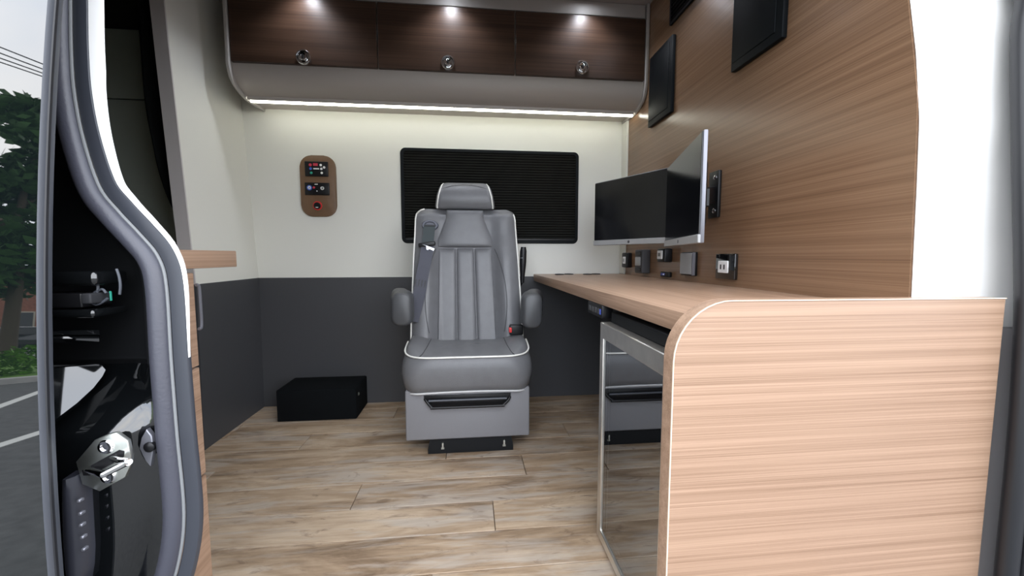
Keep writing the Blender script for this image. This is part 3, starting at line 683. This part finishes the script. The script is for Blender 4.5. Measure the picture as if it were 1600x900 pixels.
# roller rail recess behind the open door
rl = thing('door_roller', 'black door roller rail and wiring behind the sliding door edge', 'roller', (-.62, .59, .75))
def slab(q0, q1, y0, y1, b=.004): A, B = PY(*q0, y0), PY(*q1, y0); bm = BM(); rbox(bm, min(A.x, B.x), max(A.x, B.x), y0, y1, min(A.z, B.z), max(A.z, B.z), b, 3); return bm
build('rail', slab((60, 424), (149, 447), .572, .625, .006), 'blackgloss', rl); build('lower_rail', slab((60, 485), (146, 497), .570, .625, .004), 'blackgloss', rl)
build('carriage', slab((60, 459), (128, 481), .575, .62, .002), 'blackplastic', rl); build('connector', slab((125, 459), (142, 475), .568, .60, .002), 'shade_black', rl); build('clip', slab((170, 455), (173, 470), .596, .599, .0005), 'icon_green', rl)
for n_, pth in enumerate((((140, 462), (152, 455), (160, 452), (166, 458)), ((140, 470), (150, 476), (160, 472), (168, 466)), ((143, 428), (151, 436), (153, 447), (152, 458)), ((182, 420), (186, 432), (188, 446), (187, 460)))):
    bm = BM(); sweep(bm, catmull([PY(*q, .585) for q in pth], 5), circ(.0016, 8)); build('cable', bm, 'rubber_mid', rl)
# bevelled facet of the pillar that catches the sky
fn = Vector((.54, -.59, .60)); fB = PY(160, 571, .612)
def facet(px, py, off): d = ray(px, py); t_ = (fB - CAM).dot(fn) / d.dot(fn); return CAM + d * t_ - fn.normalized() * off
bm = BM(); fq = [(70, 577), (150, 569), (158, 570), (165, 578), (160, 588), (146, 606), (120, 630), (70, 668)]
loft(bm, [[facet(*q, 0) for q in fq], [facet(*q, .012) for q in fq]]); build('pillar_facet', bm, 'blackpaint', jamb, angle=20)
fB = PY(156, 520, .60)
for fq in ([(70, 517), (155, 516), (156, 523), (70, 523)], [(70, 526), (155, 526), (155, 529), (70, 529)]):
    bm = BM(); loft(bm, [[facet(*q, 0) for q in fq], [facet(*q, .012) for q in fq]]); build('ledge_facet', bm, 'blackpaint', jamb, angle=20)

# ================================================================== THE SEAT
XC = -.016
ch = thing('captain_seat', 'grey leather captain seat with white piping, armrests and belt', 'seat', (XC, 1.9, 0))
# base and skirt
bm = BM(); rings = []
for z, i0 in ((.0008, 0), (.02, 0), (.066, .008)): rings.append([(-.188 + i0, 1.672 + i0, z), (.180 - i0, 1.672 + i0, z), (.180 - i0, 2.09, z), (-.188 + i0, 2.09, z)])
loft(bm, rings); build('base', bm, 'blackmatte', ch)
for x in (-.125, .14):
    bm = BM(); rbox(bm, x - .004, x + .004, 1.664, 1.68, .024, .05, .001, 1); rbox(bm, x - .007, x + .007, 1.668, 1.68, .02, .028, .001, 1); build('bolt', bm, 'zinc', ch)
bm = BM(); rbox(bm, -.279, .251, 1.664, 2.10, .066, .284, .007, 3); build('skirt', bm, 'skirt', ch)
# footrest bar under the cushion
bm = BM(); prism(bm, [(-.2, .262), (-.2, .248), (-.172, .212), (.140, .212), (.168, .240), (.168, .262)], 'y', 1.658, 1.668, .003, 2); fb = build('footrest_recess', bm, 'blackplastic', ch)
bm = BM(); sweep(bm, catmull([(-.196, 1.66, .250), (-.188, 1.652, .240), (-.166, 1.645, .2165), (-.15, 1.644, .214), (.118, 1.644, .214), (.134, 1.645, .2165), (.158, 1.652, .236), (.164, 1.66, .246)], 4), circ(.0062, 10), b=(0, 1, 0)); build('footrest_bar', bm, 'blackplastic', fb)
bm = BM(); sweep(bm, [(-.18, 1.650, .243), (.15, 1.650, .243)], circ(.005, 8)); build('upper_bar', bm, 'rubber_mid', fb)
# seat cushion
cy = 1.87
def plan(ins, n=10, r=.125):
    x0, x1, y0, y1 = -.297 + ins, .267 - ins, 1.628 + ins, 2.11 - ins * .5; out = []
    rf = max(.02, r - ins * .6)
    for cx, cy_, a, rr in ((x1 - rf, y0 + rf, -90, rf), (x1 - .03, y1 - .03, 0, .03), (x0 + .03, y1 - .03, 90, .03), (x0 + rf, y0 + rf, 180, rf)):
        for k in range(n + 1):
            t_ = math.radians(a + 90 * k / n); out.append((cx + rr * math.cos(t_), cy_ + rr * math.sin(t_)))
    # subdivide the long straight front and sides
    res = []
    for i, p in enumerate(out):
        q = out[(i + 1) % len(out)]; res.append(p)
        if i % (n + 1) == n:
            for k in range(1, 12): res.append((lerp(p[0], q[0], k / 12), lerp(p[1], q[1], k / 12)))
    return res
def ztop(x, y):
    u = abs(x - XC) / .28
    z = .432 + .030 * sm(.45, .85, u) * sm(1.63, 1.80, y) + .012 * sm(1.64, 1.75, y)
    z += .004 * math.cos((x - XC) * 2 * math.pi / .095) * (1 - sm(.4, .55, u)) * sm(1.66, 1.74, y)
    return z
bm = BM(); rings = []
def zedge(x, y): return .426 + .030 * sm(.55, 1.0, abs(x - XC) / .285) * sm(1.66, 1.85, y)
for z, ins in ((.270, .055), (.272, .030), (.282, .016), (.31, .008), (.35, .001), (.38, 0), (.40, .002)): rings.append([(x, y, z + .006 * (1 - min(1, ((x - XC) / .25) ** 2)) * (1 if z < .3 else 0)) for x, y in plan(ins, r=.075 if z < .36 else .075 + (z - .36) * .9)])
rings.append([(x, y, zedge(x, y)) for x, y in plan(.012)])
for ins in (.024, .04, .07, .11, .16, .21):
    rings.append([(x, y, max(ztop(x, y), zedge(x, y) if ins < .03 else 0)) for x, y in plan(ins)])
loft(bm, rings); cush = build('seat_cushion', bm, 'leather', ch, angle=70)
def rim(ins, zf, r=.125): return [Vector((x, y, zf(x, y))) for x, y in plan(ins, r=r) if y < 1.84]
def order(pp):      # start at rear right -> front -> rear left
    i = max(range(len(pp)), key=lambda k: (pp[k] - pp[k - 1]).length); return pp[i:] + pp[:i]
bm = BM(); sweep(bm, order(rim(.009, lambda x, y: zedge(x, y) + .003)), circ(.0038, 8), b=(0, 0, 1)); build('piping', bm, 'piping', cush, label='white piping round the cushion')
bm = BM(); sweep(bm, order(rim(.022, lambda x, y: .272 + .006 * (1 - min(1, ((x - XC) / .25) ** 2)), .075)), circ(.0045, 8), b=(0, 0, 1)); build('lower_piping', bm, 'piping_grey', cush)
for s_ in (-1, 1):
    xx = XC + s_ * .175; bm = BM(); pth = [(xx + s_ * .015 * k, y, 0) for k, y in ((1.6, 1.648), (1, 1.67), (.4, 1.71), (0, 1.76), (-.1, 1.85), (-.1, 1.93))]
    sweep(bm, catmull([(x, y, max(ztop(x, y), zedge(x, y)) + .0005) for x, y, _ in pth], 5), circ(.0018, 6), b=(0, 0, 1)); build('seam', bm, 'seam', cush)

# backrest
def y0b(z): return 1.93 + .19 * (z - .43)
def hw(z): return interp([(.38, .272), (.5, .271), (.79, .260), (1.0, .2535), (1.04, .2525), (1.06, .251), (1.075, .247), (1.083, .238), (1.088, .218)], z)
def xcb(z): return lerp(-.016, -.022, (z - .43) / .65)
def bol(x, z):
    u = abs(x - xcb(z)); k = .022 + .030 * (1 - sm(.82, .98, z))
    return k * sm(.118, .185, u) - .020 * sm(.20, .262, u)
def yfront(x, z): return y0b(z) - bol(x, z)
bm = BM(); rings = []
for z in [.38, .42] + [.46 + .04 * k for k in range(15)] + [1.045, 1.06, 1.072, 1.08, 1.086, 1.088]:
    h_ = hw(z); xc = xcb(z); ring = []; f_ = sm(1.05, 1.088, z) * .04; N = 48; th = .13
    for k in range(N + 1):
        s_ = -1 + 2 * k / N; x = xc + h_ * s_; rr = .018 * max(0, (abs(s_) - .93) / .07) ** 2
        ring.append((x, yfront(xc + min(hw(.9), h_) * s_, z) + rr + f_, z))
    for k in range(13):
        s_ = 1 - 2 * k / 12; ring.append((xc + (h_ - .012) * s_, y0b(z) + th - .02 * abs(s_) ** 4 - f_, z))
    rings.append(ring)
loft(bm, rings); back = build('backrest', bm, 'leather', ch, angle=60)
def pillow(nm, L, R_f, z0, z1, bulge, parent, m='leather', nu=26, nv=34, pw=6, lift=.0):
    bm = BM(); g = []
    for j in range(nv + 1):
        t_ = .5 - .5 * math.cos(math.pi * j / nv); z = lerp(z0, z1, t_); row_ = []
        for i in range(nu + 1):
            s_ = .5 - .5 * math.cos(math.pi * i / nu); x = lerp(L(z), R_f(z), s_)
            e_ = (1 - abs(2 * s_ - 1) ** pw) * (1 - abs(2 * t_ - 1) ** (pw * 3)); row_.append(bm.verts.new((x, yfront(x, z) + .004 - (bulge + .004) * math.sqrt(max(0, e_)) - lift * (1 if e_ > 0 else 0), z)))
        g.append(row_)
    for a, b in zip(g, g[1:]):
        for i in range(nu): bm.faces.new((a[i], a[i + 1], b[i + 1], b[i]))
    return build(nm, bm, m, parent, angle=60)
cxs = [(-.160, -.157), (-.068, -.0700), (.030, .0185), (.124, .109)]       # channel borders at z .43 and .89
bord = [lambda z, a=a, b=b: lerp(a, b, (z - .43) / .46) for a, b in cxs]
for k in range(3): pillow('back_channel', (lambda z, k=k: bord[k](z) + .001), (lambda z, k=k: bord[k + 1](z) - .001), .40, .889, .014, back, nu=18, pw=5)
li = lambda z: interp([(.895, -.161), (.93, -.163), (1.0, -.137), (1.04, -.122), (1.09, -.118)], z)
ri = lambda z: interp([(.895, .111), (.93, .113), (1.0, .084), (1.04, .070), (1.09, .066)], z)
pillow('upper_insert', li, ri, .893, 1.082, .024, back, pw=4, lift=0)
for s_, bb in ((-1, bord[0]), (1, bord[3])):
    pth = []
    for k in range(14):
        z = .885 - .40 * k / 13; x = bb(z) + s_ * (.006 + .052 * math.sin(math.pi * min(1, k / 13 * .80 + .02)) ** .8); pth.append((x, yfront(x, z) - .0004, z))
    bm = BM(); sweep(bm, pth, circ(.0017, 6)); build('seam', bm, 'seam', back)
for s_ in (-1, 1):
    pth = []
    for z in (.44, .52, .6, .68, .76, .84, .92, 1.0, 1.03, 1.05, 1.062):
        x = xcb(z) + s_ * (hw(z) - .002 - (.0 if z < 1.04 else (z - 1.04) * .25)); pth.append((x, yfront(xcb(z) + s_ * hw(min(z, 1.0)), z) + .006, z))
    if s_ < 0: pth += [(xcb(1) - .225, yfront(-.23, 1.06) + .012, 1.076), (xcb(1) - .205, yfront(-.2, 1.06) + .016, 1.084)]
    bm = BM(); sweep(bm, catmull(pth, 4), circ(.0038, 8)); build('piping', bm, 'piping', back, label='white piping along the backrest edge')
# headrest
hr = thing  # (part below)
def hrx(z): return interp([(1.088, .152), (1.10, .153), (1.15, .145), (1.19, .135), (1.215, .127), (1.225, .122)], z)
bm = BM(); rings = []
for z, sh in ((1.088, .9), (1.092, .96), (1.10, 1), (1.13, 1), (1.16, 1), (1.19, 1), (1.208, .99), (1.219, .965), (1.224, .91)):
    yf = 2.065 + .22 * (z - 1.09) - .030 * math.sin(math.pi * (z - 1.085) / .145); h_ = hrx(z) * sh; d_ = .10 * sh; ring = []
    for x, y in rrect(-h_, h_, 0, d_, .03, 6): ring.append((-.0245 + x, yf + y + (1 - sh) * .05 - .008 * (1 - (x / h_) ** 2) * (1 if y < .05 else 0), z))
    rings.append(ring)
loft(bm, rings); head = build('headrest', bm, 'leather', ch, angle=60)
for s_ in (-1, 1):
    pth = []
    for k in range(12):
        z = 1.092 + .13 * k / 11; yf = 2.065 + .22 * (z - 1.09) - .030 * math.sin(math.pi * (z - 1.085) / .145); h_ = hrx(z); pth.append((-.0245 + s_ * (h_ - .012), yf + .004 + (.02 * max(0, (k - 9) / 2) ** 2), z))
    bm = BM(); sweep(bm, pth, circ(.0038, 8)); build('piping', bm, 'piping', head, label='white piping down the headrest')
pth = []
for k in range(15):
    s_ = -1 + 2 * k / 14; z = 1.212 - .022 * s_ * s_; yf = 2.065 + .22 * (z - 1.09) - .030 * math.sin(math.pi * (z - 1.085) / .145); pth.append((-.0245 + .113 * s_, yf - .008 * (1 - (.8 * s_) ** 2) + .0012, z))
bm = BM(); sweep(bm, pth, circ(.0012, 6)); build('seam', bm, 'seam', head)
for x in (-.075, .026):
    bm = BM(); sweep(bm, [(x, 2.105, 1.05), (x, 2.11, 1.10)], circ(.006, 10)); build('headrest_post', bm, 'chrome', ch)
# armrests
for s_, (x0, x1, z0, z1) in ((-1, (-.351, -.252, .541, .694)), (1, (.228, .327, .518, .684))):
    bm = BM(); rings = []
    for y, k, dx in ((1.752, .62, 0), (1.756, .80, 0), (1.765, .92, 0), (1.78, .985, 0), (1.80, 1, 0), (1.88, 1, .012), (1.94, .97, .03), (2.0, .92, .045), (2.03, .8, .05), (2.04, .6, .05)):
        cx, cz = (x0 + x1) / 2 + s_ * dx, (z0 + z1) / 2 + .01 * (y - 1.78); a, b = (x1 - x0) / 2 * k, (z1 - z0) / 2 * (k * .5 + .5 if k < .95 else k)
        rings.append([(u + cx, y, v_ + cz) for u, v_ in rrect(-a, a, -b, b, min(a, b) * .82, 6)])
    loft(bm, rings); ar = build('armrest', bm, 'leather_arm', ch, angle=60)
    xx = x0 + .034 if s_ < 0 else x1 - .034
    bm = BM(); sweep(bm, catmull([(xx - s_ * .004, 1.79, z1 - .001), (xx, 1.766, z1 - .016), (xx + s_ * .004, 1.756, (z0 + z1) / 2), (xx, 1.764, z0 + .018)], 6), circ(.0013, 6)); build('seam', bm, 'seam', ar)
    bm = BM(); xp = x1 - .01 if s_ < 0 else x0 + .01; lathe(bm, [(.03, -.03), (.03, .03)], (xp + s_ * .035, 2.0, (z0 + z1) / 2), 'x', 20); build('arm_pivot', bm, 'blackplastic', ch)
# belt guide, webbing, tongue
def onb(px, py, off=-.012):
    y = 2.0
    for _ in range(8): p = PY(px, py, y); y = yfront(p.x, p.z) + off
    return PY(px, py, y)
g0 = onb(672, 352, -.006); bm = BM(); rings = []
for sx, dy in ((1.0, .01), (1.0, 0), (.9, -.008), (.66, -.008), (.6, .002)): rings.append([(g0.x + .041 * sx * math.cos(a), g0.y + dy, g0.z + .026 * sx * math.sin(a)) for a in [2 * math.pi * k / 28 for k in range(28)]])
loft(bm, rings, False, True); bg_ = build('belt_guide', bm, 'belt_plastic', ch)
bm = BM(); rbox(bm, g0.x - .028, g0.x + .028, g0.y - .010, g0.y - .003, g0.z - .0065, g0.z + .0015, .001, 1); build('slot', bm, 'blackplastic', bg_)
def web(nm, q, m, w_=.0285, off=-.013):
    c = [onb(*a, off) for a in q]; c = catmull(c, 6); bm = BM(); rings = []
    for i, p in enumerate(c):
        t_ = c[min(len(c) - 1, i + 1)] - c[max(0, i - 1)]; t_.normalize(); sd = t_.cross(Vector((0, -1, 0))); sd.normalize(); n_ = Vector((0, -.0014, 0))
        rings.append([p - sd * w_ + n_, p + sd * w_ + n_, p + sd * w_ - n_, p - sd * w_ - n_])
    loft(bm, rings); return build(nm, bm, m, ch)
web('belt_webbing', [(671, 353), (670, 365), (668, 382)], 'webbing_top', .0275, -.012)
wb2 = web('belt_webbing', [(668, 384), (665, 405), (660, 430), (656, 455), (650, 480), (644, 502)], 'webbing', .029, -.020)
t0 = onb(667, 382, -.024); bm = BM(); Mt = Matrix.Translation(t0) @ Matrix.Rotation(math.radians(-8), 4, 'Y')
rbox(bm, -.041, .041, -.006, .008, -.010, .012, .005, 3, Mt); tg = build('belt_tongue', bm, 'blackplastic', ch)
bm = BM(); Mt2 = Mt @ Matrix.Rotation(math.radians(28), 4, 'Y')
O = [(-.032, -.008), (-.006, -.008), (.008, -.040), (.030, -.040), (.036, -.008)]; prism(bm, [(u + .006, v_ + .002) for u, v_ in O], 'y', -.0085, -.0065, .0006, 1, Mt2); tp = build('tongue_plate', bm, 'chrome', tg)
bm = BM(); rbox(bm, .016, .033, -.0092, -.0083, -.032, -.016, .003, 2, Mt2); build('tongue_slot', bm, 'blackplastic', tg)
q = onb(657, 442, -.0245); bm = BM()
for k in range(4): rbox(bm, -.024 + .0145 * k, -.0195 + .0145 * k, -.0006, .0006, -.016, .016, 0, 1, Matrix.Translation(q) @ Matrix.Rotation(math.radians(10), 4, 'Y'))
rbox(bm, -.027, .027, -.0006, .0006, -.022, -.018, 0, 1, Matrix.Translation(q) @ Matrix.Rotation(math.radians(10), 4, 'Y')); build('stitching', bm, 'seam', wb2)
# buckle
b0 = PY(806, 515, 1.865); bm = BM(); rbox(bm, b0.x - .031, b0.x + .034, b0.y - .012, b0.y + .014, b0.z - .024, b0.z + .024, .005, 3); bk = build('belt_buckle', bm, 'blackplastic', ch)
bm = BM(); rbox(bm, b0.x - .034, b0.x - .020, b0.y - .0135, b0.y + .010, b0.z - .012, b0.z + .013, .003, 2); build('release_button', bm, 'red', bk, label='red release button')
bm = BM(); sweep(bm, catmull([b0 + Vector((.01, .01, -.015)), b0 + Vector((.015, .04, -.04)), b0 + Vector((.02, .09, -.07))], 4), rrect(-.012, .012, -.004, .004, .002, 2)); build('buckle_stalk', bm, 'blackplastic', bk)
# recline lever beside the backrest
l0, l1 = PY(818, 386, 2.06), PY(816, 442, 2.06); bm = BM(); pth = [lerp(l1, l0, k / 9) for k in range(10)]
sweep(bm, pth, [(u, v_ * .8) for u, v_ in circ(.0175, 14)], scale=lambda s_: .58 + .42 * sm(0, .6, s_) - .25 * sm(.93, 1, s_)); lv = build('recline_lever', bm, 'blackplastic', ch)
pr2 = PY(817, 403, 2.06); bm = BM(); sweep(bm, [pr2 + Vector((0, 0, -.002)), pr2 + Vector((0, 0, .002))], [(u, v_ * .8) for u, v_ in circ(.0172, 14)]); build('lever_ring', bm, 'silver', lv)
bm = BM(); sweep(bm, [l1 + Vector((0, 0, .01)), l1 + Vector((-.03, .02, -.05))], circ(.009, 10)); build('lever_arm', bm, 'blackplastic', lv)

# ================================================================== THE STREET (mirrored in the open door)
ZG = -.70
def refl(px, py):
    """where the view ray at a pixel leaves the door skin after mirroring"""
    y = .5
    for _ in range(8): p = PY(px, py, y); y = ydoor(p.z)
    p = PY(px, py, y); s_ = .214 * max(0, p.z - .4); n = Vector((0, -1, s_)).normalized(); d = ray(px, py).normalized()
    return p, d - n * (2 * d.dot(n))
def rground(px, py): p, r = refl(px, py); return p + r * ((ZG - p.z) / r.z)
def rat(px, py, dist): p, r = refl(px, py); h = Vector((r.x, r.y)).length; return p + r * (dist / h)
bm = BM(); rbox(bm, -60, 40, -60, 12, ZG - .1, ZG); o = build('ground', bm, 'asphalt', None, (0, 0, ZG)); tag(o, 'dark asphalt street outside the van, mirrored in the door', 'ground', kind='structure')
for q0, q1, lab in (((0, 635), (66, 611), 'worn white road line mirrored in the door, the farther one'), ((0, 696), (66, 675), 'worn white road line mirrored in the door, close to the van')):
    a, b = rground(*q0), rground(*q1); d = (b - a).normalized(); n = Vector((-d.y, d.x, 0)); w_ = .07; A, B = a - d * 3, b + d * 3
    bm = BM(); pts = [A - n * w_, B - n * w_, B + n * w_, A + n * w_]; prism(bm, [(p.x, p.y) for p in pts], 'z', ZG + .0005, ZG + .006); o = build('road_line', bm, 'road_paint', None, (a.x, a.y, ZG)); tag(o, lab, 'road marking')
u = Vector((-.75, -.66, 0)); vv = Vector((-.66, .75, 0))
def bandbox(d0, d1, z0, z1, half, m, nm, lab, cat, kind=None):
    bm = BM(); c = [u * d0 - vv * half, u * d1 - vv * half, u * d1 + vv * half, u * d0 + vv * half]
    prism(bm, [(p.x, p.y) for p in c], 'z', z0, z1); o = build(nm, bm, m, None, (*(u * d0).xy, ZG)); tag(o, lab, cat, kind=kind); return o
dK = Vector(rground(30, 597).xy).length; dG = min(34, Vector(rground(30, 563).xy).length);
bandbox(dK - .3, dK, ZG, ZG + .14, 40, 'kerb', 'kerb', 'pale concrete kerb along the far side of the street', 'kerb', 'structure')
bandbox(dK, dG, ZG, ZG + .10, 40, 'grass', 'verge', 'green grass verge behind the far kerb', 'grass', 'structure')
bandbox(dG, dG + 4, ZG, ZG + .12, 40, 'kerb', 'pavement', 'pale concrete pavement behind the grass verge', 'pavement', 'structure')
def leafball(bm, c, r, n, s, rnd):
    for _ in range(n):
        d = Vector((rnd.gauss(0, 1), rnd.gauss(0, 1), rnd.gauss(0, 1))).normalized() * r * rnd.uniform(.55, 1.05); p = c + Vector((d.x, d.y, d.z * .8))
        a = Vector((rnd.gauss(0, 1), rnd.gauss(0, 1), rnd.gauss(0, 1))).normalized(); b = a.orthogonal().normalized(); l = s * rnd.uniform(.6, 1.3)
        vs4 = [bm.verts.new(p + a * l), bm.verts.new(p + b * l * .5), bm.verts.new(p - a * l), bm.verts.new(p - b * l * .5)]; bm.faces.new(vs4)
def tree(base, top, rad, seed, lab):
    rnd = random.Random(seed); t = thing('street_tree', lab, 'tree', base, group='street trees'); b = Vector(base); H_ = top - base[2]
    bm = BM(); sweep(bm, catmull([b, b + Vector((.1, 0, H_ * .3)), b + Vector((-.1, .1, H_ * .6)), b + Vector((0, 0, H_ * .85))], 4), circ(.24, 10), b=(0, 1, 0), scale=lambda s_: 1 - .8 * s_)
    for k in range(6):
        a = k * 1.05; st_ = b + Vector((0, 0, H_ * (.3 + .07 * k))); sweep(bm, [st_, st_ + Vector((math.cos(a), math.sin(a), .7)) * rad * .6], circ(.07, 6), b=(0, 0, 1))
    build('trunk', bm, 'bark', t)
    bm = BM()
    for k in range(34):
        a = rnd.uniform(0, 6.28); z = rnd.uniform(.28, .97); rr = rad * math.sin(math.pi * min(1, (z - .16) / .86)) ** .6 * rnd.uniform(.15, 1); leafball(bm, b + Vector((rr * math.cos(a), rr * math.sin(a), H_ * z)), rad * .36, 190, .27, rnd)
    o = build('crown', bm, 'leaf', t, smooth=False); o['kind'] = 'stuff'
c = rat(22, 430, 22); tree((c.x, c.y, ZG + .1), 11.2, 3.0, 1, 'tall leafy street tree mirrored in the sliding door')
for k, (s_, d_, h_) in enumerate(((-9, 24, 9.0), (8, 27, 10), (19, 25, 9))):
    p = u * d_ + vv * s_; tree((p.x, p.y, ZG + .1), h_, 2.4, 5 + k, ('leafy street tree on the grass verge towards the rear of the van', 'leafy street tree behind the grass verge beside the brick house', 'lone leafy street tree at the end of the grass verge')[k])
rnd = random.Random(9)
for k, px in enumerate((6, 40)):
    c = rat(px, 560, dK + 1.2 + 4 * k); bm = BM(); leafball(bm, Vector((c.x, c.y, ZG + .35)), .55, 500, .09, rnd); o = build('verge_bush', bm, 'leaf_bush', None, (c.x, c.y, ZG), smooth=False); tag(o, ('low bright green bush on the verge below the tall tree', 'low bright green bush on the verge towards the parked car')[k], 'bush')
h = thing('brick_house', 'red brick house behind the street trees', 'house', (*rat(4, 500, 46).xy, ZG))
hc = LOC[h.name]; Mh = Matrix.Translation(hc) @ Matrix.Rotation(math.atan2(u.y, u.x), 4, 'Z')
bm = BM(); rbox(bm, 0, 8, -1, 9, .12, 5.5, 0, 1, Mh); build('wall', bm, 'brick', h)
bm = BM(); prism(bm, [(-1.6, 5.5), (9.6, 5.5), (4, 8)], 'x', -.4, 8.4, 0, 1, Mh); build('roof', bm, 'roof', h)
for y in (.2, 3.2, 6.2):
    bm = BM(); rbox(bm, -.06, .05, y, y + 1.3, 1.2, 2.8, 0, 1, Mh); wd = build('window', bm, 'render_wall', h); bm = BM(); rbox(bm, -.09, -.055, y + .1, y + 1.2, 1.3, 2.7, 0, 1, Mh); build('pane', bm, 'glass_dark', wd)
cc = rat(50, 530, dG + 7); car = thing('parked_car', 'dark hatchback car parked across the street', 'car', (cc.x, cc.y, ZG))
Mc = Matrix.Translation(Vector((cc.x, cc.y, ZG))) @ Matrix.Rotation(math.atan2(vv.y, vv.x), 4, 'Z')
bm = BM(); prism(bm, [(-2.1, .3), (-2.15, .75), (-1.9, .95), (-1.2, 1.0), (-.6, 1.42), (.9, 1.46), (1.7, 1.05), (2.1, .95), (2.15, .4), (2.0, .25)], 'y', -.85, .85, .08, 3, Mc); build('body', bm, 'carpaint', car)
bm = BM(); prism(bm, [(-1.05, 1.0), (-.55, 1.36), (.85, 1.39), (1.45, 1.05)], 'y', -.86, .86, 0, 1, Mc); build('side_glass', bm, 'glass_dark', car)
for x in (-1.35, 1.35):
    for y in (-.78, .78):
        bm = BM(); lathe(bm, [(.32, -.1), (.33, 0), (.32, .1)], (x, y, .33), 'y', 20); bmesh.ops.transform(bm, matrix=Mc, verts=bm.verts); wh = build('wheel', bm, 'tyre', car)
        bm = BM(); lathe(bm, [(.2, -.11), (.19, .11)], (x, y, .33), 'y', 16); bmesh.ops.transform(bm, matrix=Mc, verts=bm.verts); build('rim', bm, 'silver', wh)
pole = thing('utility_pole', 'wooden utility pole with crossarm and wires above the street', 'utility pole', (*(u * (dK + 1) + vv * 7).xy, ZG)); pb_ = LOC[pole.name]
bm = BM(); sweep(bm, [pb_, pb_ + Vector((0, 0, 11))], circ(.14, 10), b=(0, 1, 0)); build('pole', bm, 'bark', pole)
bm = BM(); rbox(bm, pb_.x - 1, pb_.x + 1, pb_.y - .06, pb_.y + .06, pb_.z + 9.8, pb_.z + 9.95); build('crossarm', bm, 'bark', pole)
for k in range(4):
    a = pb_ + Vector((-.9 + .6 * k, 0, 10)); e = a + Vector(-vv * 24) + Vector((0, 0, .6 - .5 * k)); bm = BM(); sweep(bm, [lerp(a, e, s_ / 16) + Vector((0, 0, -.9 * math.sin(math.pi * s_ / 16))) for s_ in range(17)], circ(.018, 5), b=(0, 0, 1)); build('wire', bm, 'wire', pole)
